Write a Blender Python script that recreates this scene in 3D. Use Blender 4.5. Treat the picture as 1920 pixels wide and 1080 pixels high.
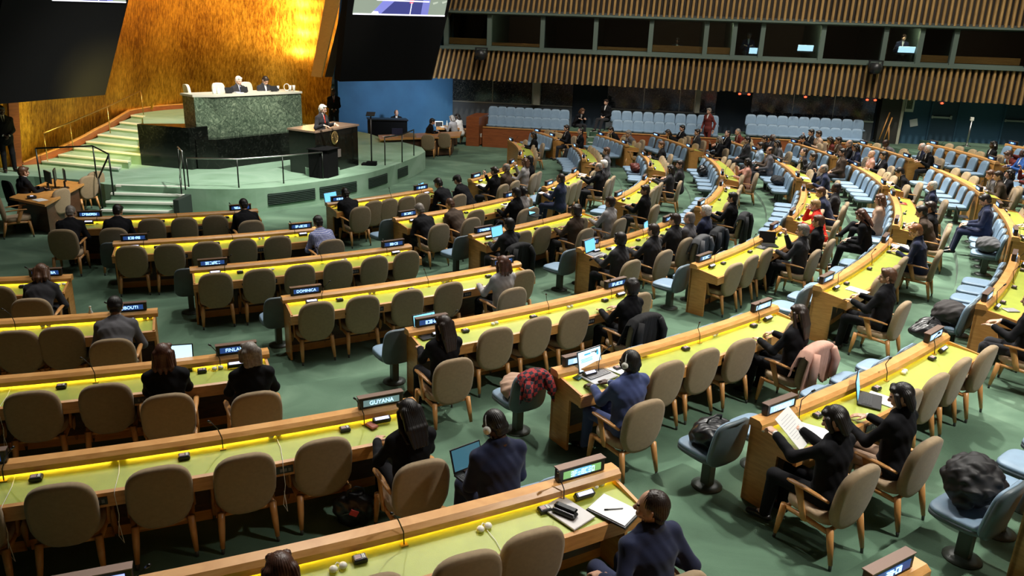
import bpy, math, random
import numpy as np
from mathutils import Vector, Matrix
random.seed(7)
RNG = np.random.RandomState(11)
for o in list(bpy.data.objects):
    bpy.data.objects.remove(o, do_unlink=True)
SC = bpy.context.scene
COL = SC.collection
PI = math.pi
R_ = math.radians

# ------------------------------------------------------------------ camera, world, exposure, big lights
CAM_H = 4.5152; PITCH = 0.3136; ROLL = 0.0359; FPX = 1462.2
FW = Vector((0, math.cos(PITCH), -math.sin(PITCH)))
RT0 = Vector((1, 0, 0)); UP0 = RT0.cross(FW)
RT = RT0*math.cos(ROLL) + UP0*math.sin(ROLL)
UP = -RT0*math.sin(ROLL) + UP0*math.cos(ROLL)
cd = bpy.data.cameras.new('camera'); cam = bpy.data.objects.new('camera', cd); COL.objects.link(cam)
cd.sensor_width = 36; cd.lens = FPX/1920*36; cd.clip_start = .05; cd.clip_end = 200
m = Matrix.Identity(4)
for i in range(3):
    m[i][0] = RT[i]; m[i][1] = UP[i]; m[i][2] = -FW[i]
m[2][3] = CAM_H
cam.matrix_world = m
SC.camera = cam
SC.view_settings.view_transform = 'Standard'; SC.view_settings.look = 'None'
SC.view_settings.exposure = 0.5; SC.view_settings.gamma = 1; SC.view_settings.use_curve_mapping = False
w = bpy.data.worlds.new('hall_air'); SC.world = w; w.use_nodes = True
w.node_tree.nodes['Background'].inputs[0].default_value = (.75, .85, 1, 1)
w.node_tree.nodes['Background'].inputs[1].default_value = .05

def lamp(kind, name, loc, target, energy, color, size=.5, spot=60, blend=.5):
    d = bpy.data.lights.new(name, kind); d.energy = energy; d.color = color
    if kind == 'AREA': d.shape = 'DISK'; d.size = size
    else: d.shadow_soft_size = size
    if kind == 'SPOT': d.spot_size = R_(spot); d.spot_blend = blend
    o = bpy.data.objects.new(name, d); COL.objects.link(o); o.location = loc
    v = Vector(target)-Vector(loc)
    o.rotation_euler = v.to_track_quat('-Z', 'Y').to_euler()
    return o
WARM = (1, .88, .70); WHITE = (1, .96, .88)
# ceiling down-lights over the seating (the dome's lamps), in front of and above the delegates
for (x, y, tx, ty, e) in [(-9, 14, -6, 9.5, 650), (-4.5, 16, -1.5, 10.5, 1350), (2.0, 14.5, 2.6, 8.0, 3000), (1.5, 22, 2.5, 16, 3800),
                          (7, 17, 8.5, 11.5, 6200), (5, 26, 6.5, 21, 5200), (10, 22, 12, 18, 6800), (0, 28, 1.5, 25.5, 1700), (-4.5, 12.5, -3.4, 5.4, 900),
                          (11, 29, 13, 26, 5200)]:
    lamp('SPOT', 'ceiling_downlight', (x, y, 13), (tx, ty, 0), e, WHITE, .2, 58, .6)
lamp('SPOT', 'ceiling_downlight', (7.5, 4.5, 12), (4.8, 6.5, 0), 3600, WHITE, .25, 62, .8)
# stage lights
lamp('SPOT', 'stage_light', (-2, 17, 12), (-9, 21.3, .6), 6500, (1, .97, .88), .25, 46, .6)
lamp('SPOT', 'stage_light', (-6, 17, 11), (-6, 22.5, .6), 1500, (1, .97, .88), .25, 50, .7)
lamp('SPOT', 'stage_light', (-5, 20, 10), (-10, 25.5, 2.5), 2200, (1, .92, .75), .25, 34, .6)
for gx in (0, 7, 14, 21):
    lamp('SPOT', 'gallery_fill', (gx, 25-gx*.1, 14.5), (gx+.8, 35-gx*.17, 2.2), 2600, (1, .93, .80), .3, 50, .8)  # added spots that lift the dark far side and its seats
lamp('SPOT', 'fin_fill', (-1, 20, 10), (-7.0, 29.3, 4.4), 900, (1, .85, .6), .2, 18, .8)  # extra narrow spot, added only to brighten the fin
lamp('SPOT', 'blue_wall_fill', (-2.2, 31.0, 2.5), (-5.8, 35.2, 1.6), 500, (.8, .9, 1), .3, 90, .9)  # added spot, unseen below the right screen, evens out the blue wall
lamp('AREA', 'dome_fill', (2, 16, 15.5), (2, 16, 0), 850, (1, .98, .92), 14)  # pair of broad fill lights added for the hall's ambient level
lamp('AREA', 'dome_fill', (12, 20, 15.5), (12, 22, 0), 900, (1, .96, .88), 8)

def at(u, v, z):
    """the point at height z that the photograph shows at pixel (u, v)"""
    d = FW + RT*((u-960)/FPX) - UP*((v-540)/FPX)
    t = (z-CAM_H)/d.z
    return Vector((d.x*t, d.y*t, z))
def at_plane(u, v, P, N):
    d = FW + RT*((u-960)/FPX) - UP*((v-540)/FPX)
    O = Vector((0, 0, CAM_H))
    return O + d*((Vector(P)-O).dot(N)/d.dot(N))

# ------------------------------------------------------------------ materials
MATS = {}
def newmat(name):
    m = bpy.data.materials.new(name); m.use_nodes = True
    b = m.node_tree.nodes['Principled BSDF']
    return m, m.node_tree, b
def col(c): return (c[0], c[1], c[2], 1)
def mat(name, c, rough=.6, metal=0, spec=.5, noise=0, scale=8, bump=0, bscale=60, coat=0, sheen=0, emit=None, estr=0, alpha=1, trans=0):
    if name in MATS: return MATS[name]
    m, nt, b = newmat(name)
    b.inputs['Base Color'].default_value = col(c); b.inputs['Roughness'].default_value = rough
    b.inputs['Metallic'].default_value = metal; b.inputs['Specular IOR Level'].default_value = spec
    b.inputs['Coat Weight'].default_value = coat; b.inputs['Sheen Weight'].default_value = sheen
    b.inputs['Transmission Weight'].default_value = trans
    tc = nt.nodes.new('ShaderNodeTexCoord')
    if noise:
        n = nt.nodes.new('ShaderNodeTexNoise'); n.inputs['Scale'].default_value = scale; n.inputs['Detail'].default_value = 4
        nt.links.new(tc.outputs['Object'], n.inputs['Vector'])
        r = nt.nodes.new('ShaderNodeValToRGB')
        r.color_ramp.elements[0].position = .3; r.color_ramp.elements[1].position = .7
        r.color_ramp.elements[0].color = col([x*(1-noise) for x in c]); r.color_ramp.elements[1].color = col([min(1, x*(1+noise)) for x in c])
        nt.links.new(n.outputs['Fac'], r.inputs[0]); nt.links.new(r.outputs[0], b.inputs['Base Color'])
    if bump:
        n = nt.nodes.new('ShaderNodeTexNoise'); n.inputs['Scale'].default_value = bscale; n.inputs['Detail'].default_value = 3
        nt.links.new(tc.outputs['Object'], n.inputs['Vector'])
        bp = nt.nodes.new('ShaderNodeBump'); bp.inputs['Strength'].default_value = bump; bp.inputs['Distance'].default_value = .01
        nt.links.new(n.outputs['Fac'], bp.inputs['Height']); nt.links.new(bp.outputs[0], b.inputs['Normal'])
    if emit:
        b.inputs['Emission Color'].default_value = col(emit); b.inputs['Emission Strength'].default_value = estr
    MATS[name] = m
    return m
def wood(name, c1, c2, rough=.4, scale=(2, 2, 14), coat=.2):
    if name in MATS: return MATS[name]
    m, nt, b = newmat(name)
    tc = nt.nodes.new('ShaderNodeTexCoord'); mp = nt.nodes.new('ShaderNodeMapping')
    mp.inputs['Scale'].default_value = scale
    nt.links.new(tc.outputs['Object'], mp.inputs[0])
    n = nt.nodes.new('ShaderNodeTexNoise'); n.inputs['Scale'].default_value = 3; n.inputs['Detail'].default_value = 6; n.inputs['Distortion'].default_value = .6
    nt.links.new(mp.outputs[0], n.inputs['Vector'])
    r = nt.nodes.new('ShaderNodeValToRGB'); r.color_ramp.elements[0].position = .32; r.color_ramp.elements[1].position = .68
    r.color_ramp.elements[0].color = col(c1); r.color_ramp.elements[1].color = col(c2)
    nt.links.new(n.outputs['Fac'], r.inputs[0]); nt.links.new(r.outputs[0], b.inputs['Base Color'])
    b.inputs['Roughness'].default_value = rough; b.inputs['Coat Weight'].default_value = coat; b.inputs['Coat Roughness'].default_value = .25
    MATS[name] = m
    return m
OAK = wood('oak', (.52, .23, .055), (.66, .32, .09))
OAKL = wood('oak_ledge', (.64, .30, .085), (.78, .41, .14), .32)
WALNUT = wood('walnut', (.055, .022, .010), (.10, .042, .018), .5)
REDWOOD = wood('red_wood', (.20, .055, .016), (.30, .085, .025), .45, (1, 1, 8))
CHAIRWOOD = wood('chair_wood', (.50, .23, .07), (.66, .33, .11), .35, (5, 5, 2))
SLATWOOD = wood('slat_wood', (.27, .16, .06), (.44, .27, .10), .5, (3, 3, .6))
LEATHER = mat('green_yellow_leather', (.36, .42, .06), .42, noise=.10, scale=5, bump=.15, bscale=180)
FABRIC = mat('beige_upholstery', (.31, .222, .125), .85, noise=.08, scale=30, bump=.2, bscale=400, sheen=.15)
FABRICS = mat('beige_seat_fabric', (.44, .32, .20), .85, noise=.08, scale=30, bump=.2, bscale=400, sheen=.15)
BLUE_F = mat('blue_seat_vinyl', (.21, .31, .42), .5, noise=.06, scale=9)
BLUE_B = mat('grey_blue_seat_shell', (.085, .115, .13), .45, noise=.08, scale=9)
POST = mat('dark_green_post', (.045, .06, .05), .4)
BLACK = mat('black_plastic', (.012, .012, .013), .4)
BLACKM = mat('black_matt', (.004, .004, .0045), .9, spec=.15)
METAL = mat('brushed_metal', (.5, .5, .48), .35, 1)
BRASS = mat('brass_plate', (.55, .38, .14), .35, 1)
WHITEP = mat('white_plastic', (.82, .80, .72), .4)
PAPER = mat('white_paper', (.86, .86, .84), .8)
GREYP = mat('grey_laptop_shell', (.45, .44, .45), .35, .3)
SIGNTXT = mat('sign_letters', (.2, .5, .9), .5, emit=(.42, .72, 1), estr=1.5)
SIGNSCR = mat('sign_screen', (.01, .03, .09), .3, emit=(.02, .07, .26), estr=.55)
SIGNTOP = mat('sign_bronze_cap', (.22, .15, .12), .4, .6)
SCRW = mat('console_screen', (.5, .5, .8), .3, emit=(.62, .64, 1), estr=1.3)
SCRB = mat('laptop_screen_blue', (.1, .4, .7), .3, emit=(.16, .52, .86), estr=1.0)
SCRC = mat('laptop_screen_cyan', (.2, .6, .8), .3, emit=(.25, .68, .85), estr=1.0)
SCRL = mat('laptop_screen_light', (.6, .8, .9), .3, emit=(.5, .8, 1), estr=1.0)
SCRD = mat('laptop_screen_dark', (.02, .05, .07), .2, emit=(.03, .09, .12), estr=1.0)
STRIP = mat('desk_light_strip', (1, .8, .2), .5, emit=(1, .80, .05), estr=15)
RED = mat('red_things', (.35, .035, .02), .5)
REDL = mat('exit_red_light', (.8, .05, .02), .5, emit=(1, .06, .02), estr=3)
WHITEL = mat('white_nosing', (.85, .85, .78), .5)

def carpet(name, c1, c2, c3):
    m, nt, b = newmat(name)
    tc = nt.nodes.new('ShaderNodeTexCoord')
    n = nt.nodes.new('ShaderNodeTexNoise'); n.inputs['Scale'].default_value = .5; n.inputs['Detail'].default_value = 6; n.inputs['Distortion'].default_value = 2.2
    nt.links.new(tc.outputs['Object'], n.inputs['Vector'])
    r = nt.nodes.new('ShaderNodeValToRGB'); r.color_ramp.elements[0].position = .30; r.color_ramp.elements[1].position = .72
    r.color_ramp.elements[0].color = col(c1); r.color_ramp.elements[1].color = col(c3)
    e = r.color_ramp.elements.new(.52); e.color = col(c2)
    nt.links.new(n.outputs['Fac'], r.inputs[0])
    nt.links.new(r.outputs[0], b.inputs['Base Color'])
    n2 = nt.nodes.new('ShaderNodeTexNoise'); n2.inputs['Scale'].default_value = 220
    nt.links.new(tc.outputs['Object'], n2.inputs['Vector'])
    bp = nt.nodes.new('ShaderNodeBump'); bp.inputs['Strength'].default_value = .4; bp.inputs['Distance'].default_value = .01
    nt.links.new(n2.outputs['Fac'], bp.inputs['Height']); nt.links.new(bp.outputs[0], b.inputs['Normal'])
    b.inputs['Roughness'].default_value = .95; b.inputs['Sheen Weight'].default_value = .1
    return m
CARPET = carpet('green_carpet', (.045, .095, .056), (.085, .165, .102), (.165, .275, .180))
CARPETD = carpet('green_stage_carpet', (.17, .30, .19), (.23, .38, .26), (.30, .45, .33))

def marble(name, c1, c2, c3, scale=3.0, rough=.2):
    m, nt, b = newmat(name)
    tc = nt.nodes.new('ShaderNodeTexCoord')
    n = nt.nodes.new('ShaderNodeTexNoise'); n.inputs['Scale'].default_value = scale; n.inputs['Detail'].default_value = 10; n.inputs['Distortion'].default_value = 2.4; n.inputs['Roughness'].default_value = .68
    nt.links.new(tc.outputs['Object'], n.inputs['Vector'])
    r = nt.nodes.new('ShaderNodeValToRGB'); r.color_ramp.elements[0].position = .36; r.color_ramp.elements[1].position = .70
    r.color_ramp.elements[0].color = col(c1); r.color_ramp.elements[1].color = col(c3)
    e = r.color_ramp.elements.new(.53); e.color = col(c2)
    nt.links.new(n.outputs['Fac'], r.inputs[0]); nt.links.new(r.outputs[0], b.inputs['Base Color'])
    b.inputs['Roughness'].default_value = rough
    return m
MARBLE = marble('green_marble', (.035, .055, .04), (.10, .14, .10), (.27, .33, .24), 3.4, .25)
def slabs(m):
    nt = m.node_tree; b = nt.nodes['Principled BSDF']; src = b.inputs['Base Color'].links[0].from_socket
    tc = nt.nodes.new('ShaderNodeTexCoord'); mp = nt.nodes.new('ShaderNodeMapping'); mp.inputs['Rotation'].default_value = (R_(90), 0, R_(-54))
    nt.links.new(tc.outputs['Object'], mp.inputs[0])
    br = nt.nodes.new('ShaderNodeTexBrick'); br.inputs['Scale'].default_value = 1; br.inputs['Brick Width'].default_value = .62; br.inputs['Row Height'].default_value = .57; br.inputs['Mortar Size'].default_value = .004
    br.inputs['Color1'].default_value = (.55, .55, .52, 1); br.inputs['Color2'].default_value = (1.25, 1.25, 1.15, 1); br.inputs['Mortar'].default_value = (.35, .35, .33, 1)
    nt.links.new(mp.outputs[0], br.inputs['Vector'])
    mx = nt.nodes.new('ShaderNodeMixRGB'); mx.blend_type = 'MULTIPLY'; mx.inputs[0].default_value = 1
    nt.links.new(src, mx.inputs[1]); nt.links.new(br.outputs['Color'], mx.inputs[2]); nt.links.new(mx.outputs[0], b.inputs['Base Color'])
MARBLE.node_tree.nodes['Noise Texture'].inputs['Scale'].default_value = 6.5
slabs(MARBLE)
BLACKMARBLE = marble('black_marble', (.003, .004, .003), (.005, .006, .005), (.022, .025, .02), 6, .16)
SPECKPANE = marble('dark_speckled_panel', (.006, .008, .014), (.018, .022, .032), (.42, .42, .40), 15, .08)  # pale specks paint in the reflections seen on dark glass

def gold():
    m, nt, b = newmat('gold_leaf_wall')
    tc = nt.nodes.new('ShaderNodeTexCoord'); mp = nt.nodes.new('ShaderNodeMapping')
    mp.inputs['Scale'].default_value = (9, 9, 2.2)
    nt.links.new(tc.outputs['Object'], mp.inputs[0])
    n = nt.nodes.new('ShaderNodeTexNoise'); n.inputs['Scale'].default_value = 1.5; n.inputs['Detail'].default_value = 10; n.inputs['Roughness'].default_value = .78
    nt.links.new(mp.outputs[0], n.inputs['Vector'])
    n2 = nt.nodes.new('ShaderNodeTexNoise'); n2.inputs['Scale'].default_value = .45; n2.inputs['Detail'].default_value = 3
    nt.links.new(tc.outputs['Object'], n2.inputs['Vector'])
    ad = nt.nodes.new('ShaderNodeMath'); ad.operation = 'MULTIPLY_ADD'; ad.inputs[1].default_value = .5; ad.inputs[2].default_value = -.25
    nt.links.new(n2.outputs['Fac'], ad.inputs[0]); a2 = nt.nodes.new('ShaderNodeMath'); a2.operation = 'ADD'
    nt.links.new(n.outputs['Fac'], a2.inputs[0]); nt.links.new(ad.outputs[0], a2.inputs[1])
    r = nt.nodes.new('ShaderNodeValToRGB'); r.color_ramp.elements[0].position = .36; r.color_ramp.elements[1].position = .66
    r.color_ramp.elements[0].color = (.22, .085, .008, 1); r.color_ramp.elements[1].color = (.92, .52, .07, 1)
    e = r.color_ramp.elements.new(.50); e.color = (.55, .27, .025, 1)
    nt.links.new(a2.outputs[0], r.inputs[0]); nt.links.new(r.outputs[0], b.inputs['Base Color'])
    b.inputs['Metallic'].default_value = .9; b.inputs['Roughness'].default_value = .40
    bp = nt.nodes.new('ShaderNodeBump'); bp.inputs['Strength'].default_value = .6; bp.inputs['Distance'].default_value = .035
    nt.links.new(n.outputs['Fac'], bp.inputs['Height']); nt.links.new(bp.outputs[0], b.inputs['Normal'])
    return m
GOLD = gold()
GLASS = mat('booth_glass', (.02, .025, .03), .03, spec=.8, trans=0)
def glassy(name, tint, fac):
    m = bpy.data.materials.new(name); m.use_nodes = True; nt = m.node_tree; nt.nodes.clear()
    o = nt.nodes.new('ShaderNodeOutputMaterial'); mx = nt.nodes.new('ShaderNodeMixShader'); t = nt.nodes.new('ShaderNodeBsdfTransparent')
    g = nt.nodes.new('ShaderNodeBsdfGlossy'); g.inputs['Roughness'].default_value = .02
    t.inputs[0].default_value = col(tint); mx.inputs[0].default_value = fac
    nt.links.new(t.outputs[0], mx.inputs[1]); nt.links.new(g.outputs[0], mx.inputs[2]); nt.links.new(mx.outputs[0], o.inputs[0])
    MATS[name] = m
    return m
PANE = glassy('window_pane', (.75, .85, .82), .22)
DARKPANE = glassy('tall_glass_panel', (.12, .14, .17), .35)

# ------------------------------------------------------------------ mesh helper
class MB:
    def __init__(s): s.v = []; s.f = []; s.mi = []; s.mats = []; s.sm = []
    def mat_i(s, m):
        if m not in s.mats: s.mats.append(m)
        return s.mats.index(m)
    def add(s, vs, fs, m, smooth=False):
        b = len(s.v); s.v += [tuple(x) for x in vs]; k = s.mat_i(m)
        for f in fs: s.f.append(tuple(b+i for i in f)); s.mi.append(k); s.sm.append(smooth)
    def box(s, c, d, m, rot=None, bev=0):
        x, y, z = [q/2 for q in d]
        if bev:
            e = min(bev, x*.99, y*.99, z*.99)
            vs = []; pts = []
            # chamfered box by three inset layers
            for (zz, ex) in ((-z, e), (-z+e, 0), (z-e, 0), (z, e)):
                a, b2 = x-ex, y-ex
                k = e*.6
                vs += [(-a+k, -b2, zz), (a-k, -b2, zz), (a, -b2+k, zz), (a, b2-k, zz), (a-k, b2, zz), (-a+k, b2, zz), (-a, b2-k, zz), (-a, -b2+k, zz)]
            fs = [tuple(reversed(range(8))), tuple(range(24, 32))]
            for L in range(3):
                for i in range(8):
                    j = (i+1) % 8; fs.append((L*8+i, L*8+j, L*8+8+j, L*8+8+i))
        else:
            vs = [(-x, -y, -z), (x, -y, -z), (x, y, -z), (-x, y, -z), (-x, -y, z), (x, -y, z), (x, y, z), (-x, y, z)]
            fs = [(0, 3, 2, 1), (4, 5, 6, 7), (0, 1, 5, 4), (1, 2, 6, 5), (2, 3, 7, 6), (3, 0, 4, 7)]
        out = []
        c = Vector(c)
        for v in vs:
            v = Vector(v)
            if rot is not None: v = rot @ v
            out.append(v+c)
        s.add(out, fs, m)
    def tube(s, pts, rad, m, n=8, smooth=True, cap=True):
        pts = [Vector(p) for p in pts]; k = len(pts)
        rads = rad if isinstance(rad, (list, tuple)) else [rad]*k
        vs = []; up = None
        for i, p in enumerate(pts):
            t = (pts[min(i+1, k-1)]-pts[max(i-1, 0)]).normalized()
            if up is None:
                up = Vector((0, 0, 1)) if abs(t.z) < .9 else Vector((1, 0, 0))
            a = t.cross(up).normalized(); b2 = a.cross(t).normalized(); up = b2
            for j in range(n):
                q = 2*PI*j/n
                vs.append(p+(a*math.cos(q)+b2*math.sin(q))*rads[i])
        fs = []
        for i in range(k-1):
            for j in range(n):
                l = (j+1) % n; fs.append((i*n+j, i*n+l, i*n+n+l, i*n+n+j))
        if cap: fs += [tuple(reversed(range(n))), tuple(range((k-1)*n, k*n))]
        s.add(vs, fs, m, smooth)
    def prism(s, poly, z0, z1, m, smooth=False):
        n = len(poly)
        vs = [(x, y, z0) for x, y in poly]+[(x, y, z1) for x, y in poly]
        fs = [tuple(reversed(range(n))), tuple(range(n, 2*n))]+[(i, (i+1) % n, n+(i+1) % n, n+i) for i in range(n)]
        s.add(vs, fs, m, smooth)
    def loft(s, rings, m, smooth=True, cap=True):
        n = len(rings[0]); vs = [p for r in rings for p in r]; fs = []
        for i in range(len(rings)-1):
            for j in range(n):
                l = (j+1) % n; fs.append((i*n+j, i*n+l, i*n+n+l, i*n+n+j))
        if cap: fs += [tuple(reversed(range(n))), tuple(range((len(rings)-1)*n, len(rings)*n))]
        s.add(vs, fs, m, smooth)
    def lathe(s, prof, c, m, n=16, smooth=True):
        rings = [[(c[0]+r*math.cos(2*PI*j/n), c[1]+r*math.sin(2*PI*j/n), c[2]+z) for j in range(n)] for r, z in prof]
        s.loft(rings, m, smooth)
    def sweep(s, prof, r0, a0, a1, z0, m, seg=12, taper=0):
        """profile polygon (dr, z) swept along an arc about the podium centre; angles in degrees"""
        rings = []
        for i in range(seg+1):
            a = R_(a0+(a1-a0)*i/seg)
            rings.append([(CX+(r0+dr)*math.cos(a), CY+(r0+dr)*math.sin(a), z0+z) for dr, z in prof])
        s.loft(rings, m, False)
    def mesh(s, name):
        me = bpy.data.meshes.new(name); me.from_pydata(s.v, [], s.f)
        for m in s.mats: me.materials.append(m)
        me.polygons.foreach_set('material_index', s.mi); me.polygons.foreach_set('use_smooth', s.sm)
        me.update()
        import bmesh
        b = bmesh.new(); b.from_mesh(me); bmesh.ops.recalc_face_normals(b, faces=b.faces); b.to_mesh(me); b.free()
        return me
    def obj(s, name, parent=None, mw=None):
        return link(name, s.mesh(name), parent, mw)
def link(name, me, parent=None, mw=None):
    o = bpy.data.objects.new(name, me); COL.objects.link(o)
    if parent is not None: o.parent = parent
    if mw is not None: o.matrix_local = mw
    return o
def tag(o, label=None, cat=None, group=None, kind=None):
    if label: o['label'] = label
    if cat: o['category'] = cat
    if group: o['group'] = group
    if kind: o['kind'] = kind
    return o
def thing(name, label, cat, loc=(0, 0, 0), rz=0, group=None):
    o = bpy.data.objects.new(name, None); COL.objects.link(o); o.empty_display_size = .1
    o.location = loc; o.rotation_euler = (0, 0, rz)
    return tag(o, label, cat, group)
def kids(o): return [c for c in KID.get(o.name, [])]
KID = {}
def dup(root, loc, rz, label=None, group=None, children=None):
    r = root.copy(); COL.objects.link(r); r.location = loc; r.rotation_euler = (0, 0, rz)
    if label: r['label'] = label
    if group: r['group'] = group
    for c in children:
        q = c.copy(); COL.objects.link(q); q.parent = r
    return r
def structure(o): o['kind'] = 'structure'; return o

# ------------------------------------------------------------------ hall layout: rows are arcs about the podium centre
CX, CY = -11.2711, 25.8063
ROWZ = {6: 0, 5: 0, 4: .026, 3: .080, 2: .161, 1: .268, 0: .403, -1: .565, -2: .753, -3: .93}
def ROWR(k): return 11.3334+2.0419*(6-k)
def pol(r, a, z=0): return Vector((CX+r*math.cos(R_(a)), CY+r*math.sin(R_(a)), z))
def floor_z(r):
    z = 0
    for k in (4, 3, 2, 1, 0, -1, -2, -3):
        if r >= ROWR(k)-.74: z = ROWZ[k]
    return z
BLK = {
 'L': {-1: (-66.29, -57.23), 0: (-68.83, -59.16), 1: (-71.68, -61.41), 2: (-75.45, -64.26), 3: (-79.32, -67.84), 4: (-84.61, -72.43)},
 'M': {-1: (-53.41, -45.15), 0: (-55.03, -45.76), 1: (-56.97, -46.58), 2: (-59.22, -48.22), 3: (-62.49, -49.66), 4: (-66.18, -52.65), 5: (-71.18, -56.27), 6: (-76.32, -59.18)},
 'N': {-1: (-41.32, -33.06), 0: (-41.72, -33.25), 1: (-42.94, -32.04), 2: (-43.17, -31.85), 3: (-44.71, -33.29), 4: (-47.49, -34.54), 5: (-49.0, -32.73), 6: (-51.3, -36.52)},
 'P': {0: (-29.42, -20.84), 1: (-28.61, -17.8), 2: (-28.72, -17.2), 3: (-28.33, -16.7), 4: (-28.27, -16.02), 5: (-26.76, -14.62), 6: (-28.01, -10.77)},
 'Q': {-2: (-15.49, -7.94), -1: (-16.94, -8.87), 0: (-17.11, -6.82), 1: (-15.18, -5.18), 2: (-12.55, -2.65), 3: (-12.86, 0.29), 4: (-8.83, 1.69), 5: (-4.5, 8.76), 6: (-4.58, 15.59)},
 'R': {-2: (-6.43, 1.62), -1: (-5.35, 4.02), 0: (-2.89, 6.08), 1: (-0.54, 8.93), 2: (3.4, 12.98), 3: (6.14, 18.35), 4: (9.98, 20.88), 5: (18.77, 27.35)},
}
SHIFT = {('L', 0): .4, ('N', 1): .5, ('N', 2): .4, ('N', 3): .7}
ROWN = {6: 'front row', 5: 'second row', 4: 'third row', 3: 'fourth row', 2: 'fifth row', 1: 'sixth row', 0: 'seventh row', -1: 'eighth row', -2: 'ninth row'}
SECN = {'L': 'leftmost section', 'M': 'second section from left', 'N': 'third section from left', 'P': 'fourth section from left', 'Q': 'fifth section from left', 'R': 'section beside gallery'}
ORD = ['first', 'second', 'third', 'fourth', 'fifth', 'sixth', 'seventh', 'eighth', 'ninth', 'tenth', 'eleventh', 'twelfth']
def endn(b): return 'from left' if b in 'LMN' else 'from near end'
# ================================================================== THE SETTING
# tiered carpet floor, arcs of the rows, one riser in front of every row from the third on
def build_floor():
    mb = MB(); rs = [(0.01, 0)]; z = 0
    for k in (4, 3, 2, 1, 0, -1, -2, -3):
        r = ROWR(k)-.74; rs += [(r, z), (r+.012, ROWZ[k])]; z = ROWZ[k]
    rs += [(60, z)]
    n = 220; vs = []; fs = []
    for r, zz in rs:
        for j in range(n):
            a = 2*PI*j/n; vs.append((CX+r*math.cos(a), CY+r*math.sin(a), zz))
    for i in range(len(rs)-1):
        for j in range(n):
            l = (j+1) % n; fs.append((i*n+j, i*n+l, i*n+n+l, i*n+n+j))
    mb.add(vs, fs, CARPET)
    structure(mb.obj('floor'))
build_floor()

# ---- stage platform with steps
SZ = .60
OUT = [(-17, 20.0), (-12.5, 20.0), (-10.95, 19.75), (-10.35, 19.35), (-10.0, 19.28), (-8.30, 19.18), (-7.4, 19.2), (-6.45, 19.5), (-5.8, 20.1), (-5.2, 20.85), (-4.65, 21.6),
       (-4.15, 22.5), (-3.75, 23.8), (-3.3, 25.6), (-3.15, 26.95), (-3.4, 27.96), (-4.08, 28.93), (-5.22, 30.18), (-5.94, 31.33), (-8.3, 33.6), (-17, 36)]
def smooth(poly, lo, hi, it=2):
    seg = poly[lo:hi]
    for _ in range(it):
        q = [seg[0]]
        for a, b in zip(seg, seg[1:]):
            q += [(a[0]*.75+b[0]*.25, a[1]*.75+b[1]*.25), (a[0]*.25+b[0]*.75, a[1]*.25+b[1]*.75)]
        seg = q+[seg[-1]]
    return poly[:lo]+seg+poly[hi:]
OUTS = smooth(OUT, 5, 15)
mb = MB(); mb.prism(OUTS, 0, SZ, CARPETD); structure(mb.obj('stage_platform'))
# dark grille panels let into the stage front
def on_outline(u, v, off=.012):
    p = at(u, v, .25); best = None
    for a, b in zip(OUTS, OUTS[1:]):
        a = Vector(a); b = Vector(b); ab = b-a; q = Vector(p[:2])-a
        t = max(0, min(1, q.dot(ab)/ab.dot(ab))); c = a+ab*t; d = (c-Vector(p[:2])).length
        if best is None or d < best[0]: best = (d, c, ab.normalized())
    n = Vector((best[2].y, -best[2].x)); 
    return best[1]+n*off, n
GRILLE = mat('vent_grille', (.016, .032, .024), .6)
for i, (u0, u1, vv) in enumerate([(511, 588, 374), (607, 670, 358), (685, 729, 338), (740, 769, 320)]):
    mb = MB(); N = 10; pts = []
    for j in range(N+1):
        p, n = on_outline(u0+(u1-u0)*j/N, vv+8-(u1-u0)*j/N*.22); pts.append((p, n))
    rings = []
    for p, n in pts:
        rings.append([(p.x, p.y, .14), (p.x+n.x*.01, p.y+n.y*.01, .14), (p.x+n.x*.01, p.y+n.y*.01, .44), (p.x, p.y, .44)])
    mb.loft(rings, GRILLE, False)
    for k in range(6):
        rings = [[(p.x+n.x*.01, p.y+n.y*.01, .16+k*.045), (p.x+n.x*.022, p.y+n.y*.022, .165+k*.045), (p.x+n.x*.022, p.y+n.y*.022, .175+k*.045), (p.x+n.x*.01, p.y+n.y*.01, .18+k*.045)] for p, n in pts]
        mb.loft(rings, GRILLE, False)
    structure(mb.obj('trim_%d' % (i+1)))
# front steps up to the stage
d = Vector((1.72, .06)).normalized(); nrm = Vector((d.y, -d.x))
mb = MB()
for i in range(4):
    y0 = 18.42+.285*i; A = Vector((-10.02, y0)); B = Vector((-8.25, y0+.10))
    back = [(B.x, 19.5), (A.x, 19.5)]
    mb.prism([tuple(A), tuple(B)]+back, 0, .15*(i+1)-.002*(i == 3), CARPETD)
    c = (A+B)/2; mb.box((c.x, c.y+.03, .15*(i+1)+.004), ((B-A).length, .07, .012), WHITEL, Matrix.Rotation(math.atan2(B.y-A.y, B.x-A.x), 3, 'Z'))
    mb.box((c.x, c.y-.004, .15*(i+1)-.02), ((B-A).length, .012, .045), WHITEL, Matrix.Rotation(math.atan2(B.y-A.y, B.x-A.x), 3, 'Z'))
structure(mb.obj('stage_steps'))
# side cheek of the steps
mb = MB(); mb.prism([(-8.25, 18.45), (-8.12, 18.46), (-8.1, 19.3), (-8.25, 19.3)], 0, SZ-.15, mat('dark_step_cheek', (.02, .03, .025), .6)); structure(mb.obj('trim_5'))

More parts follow.
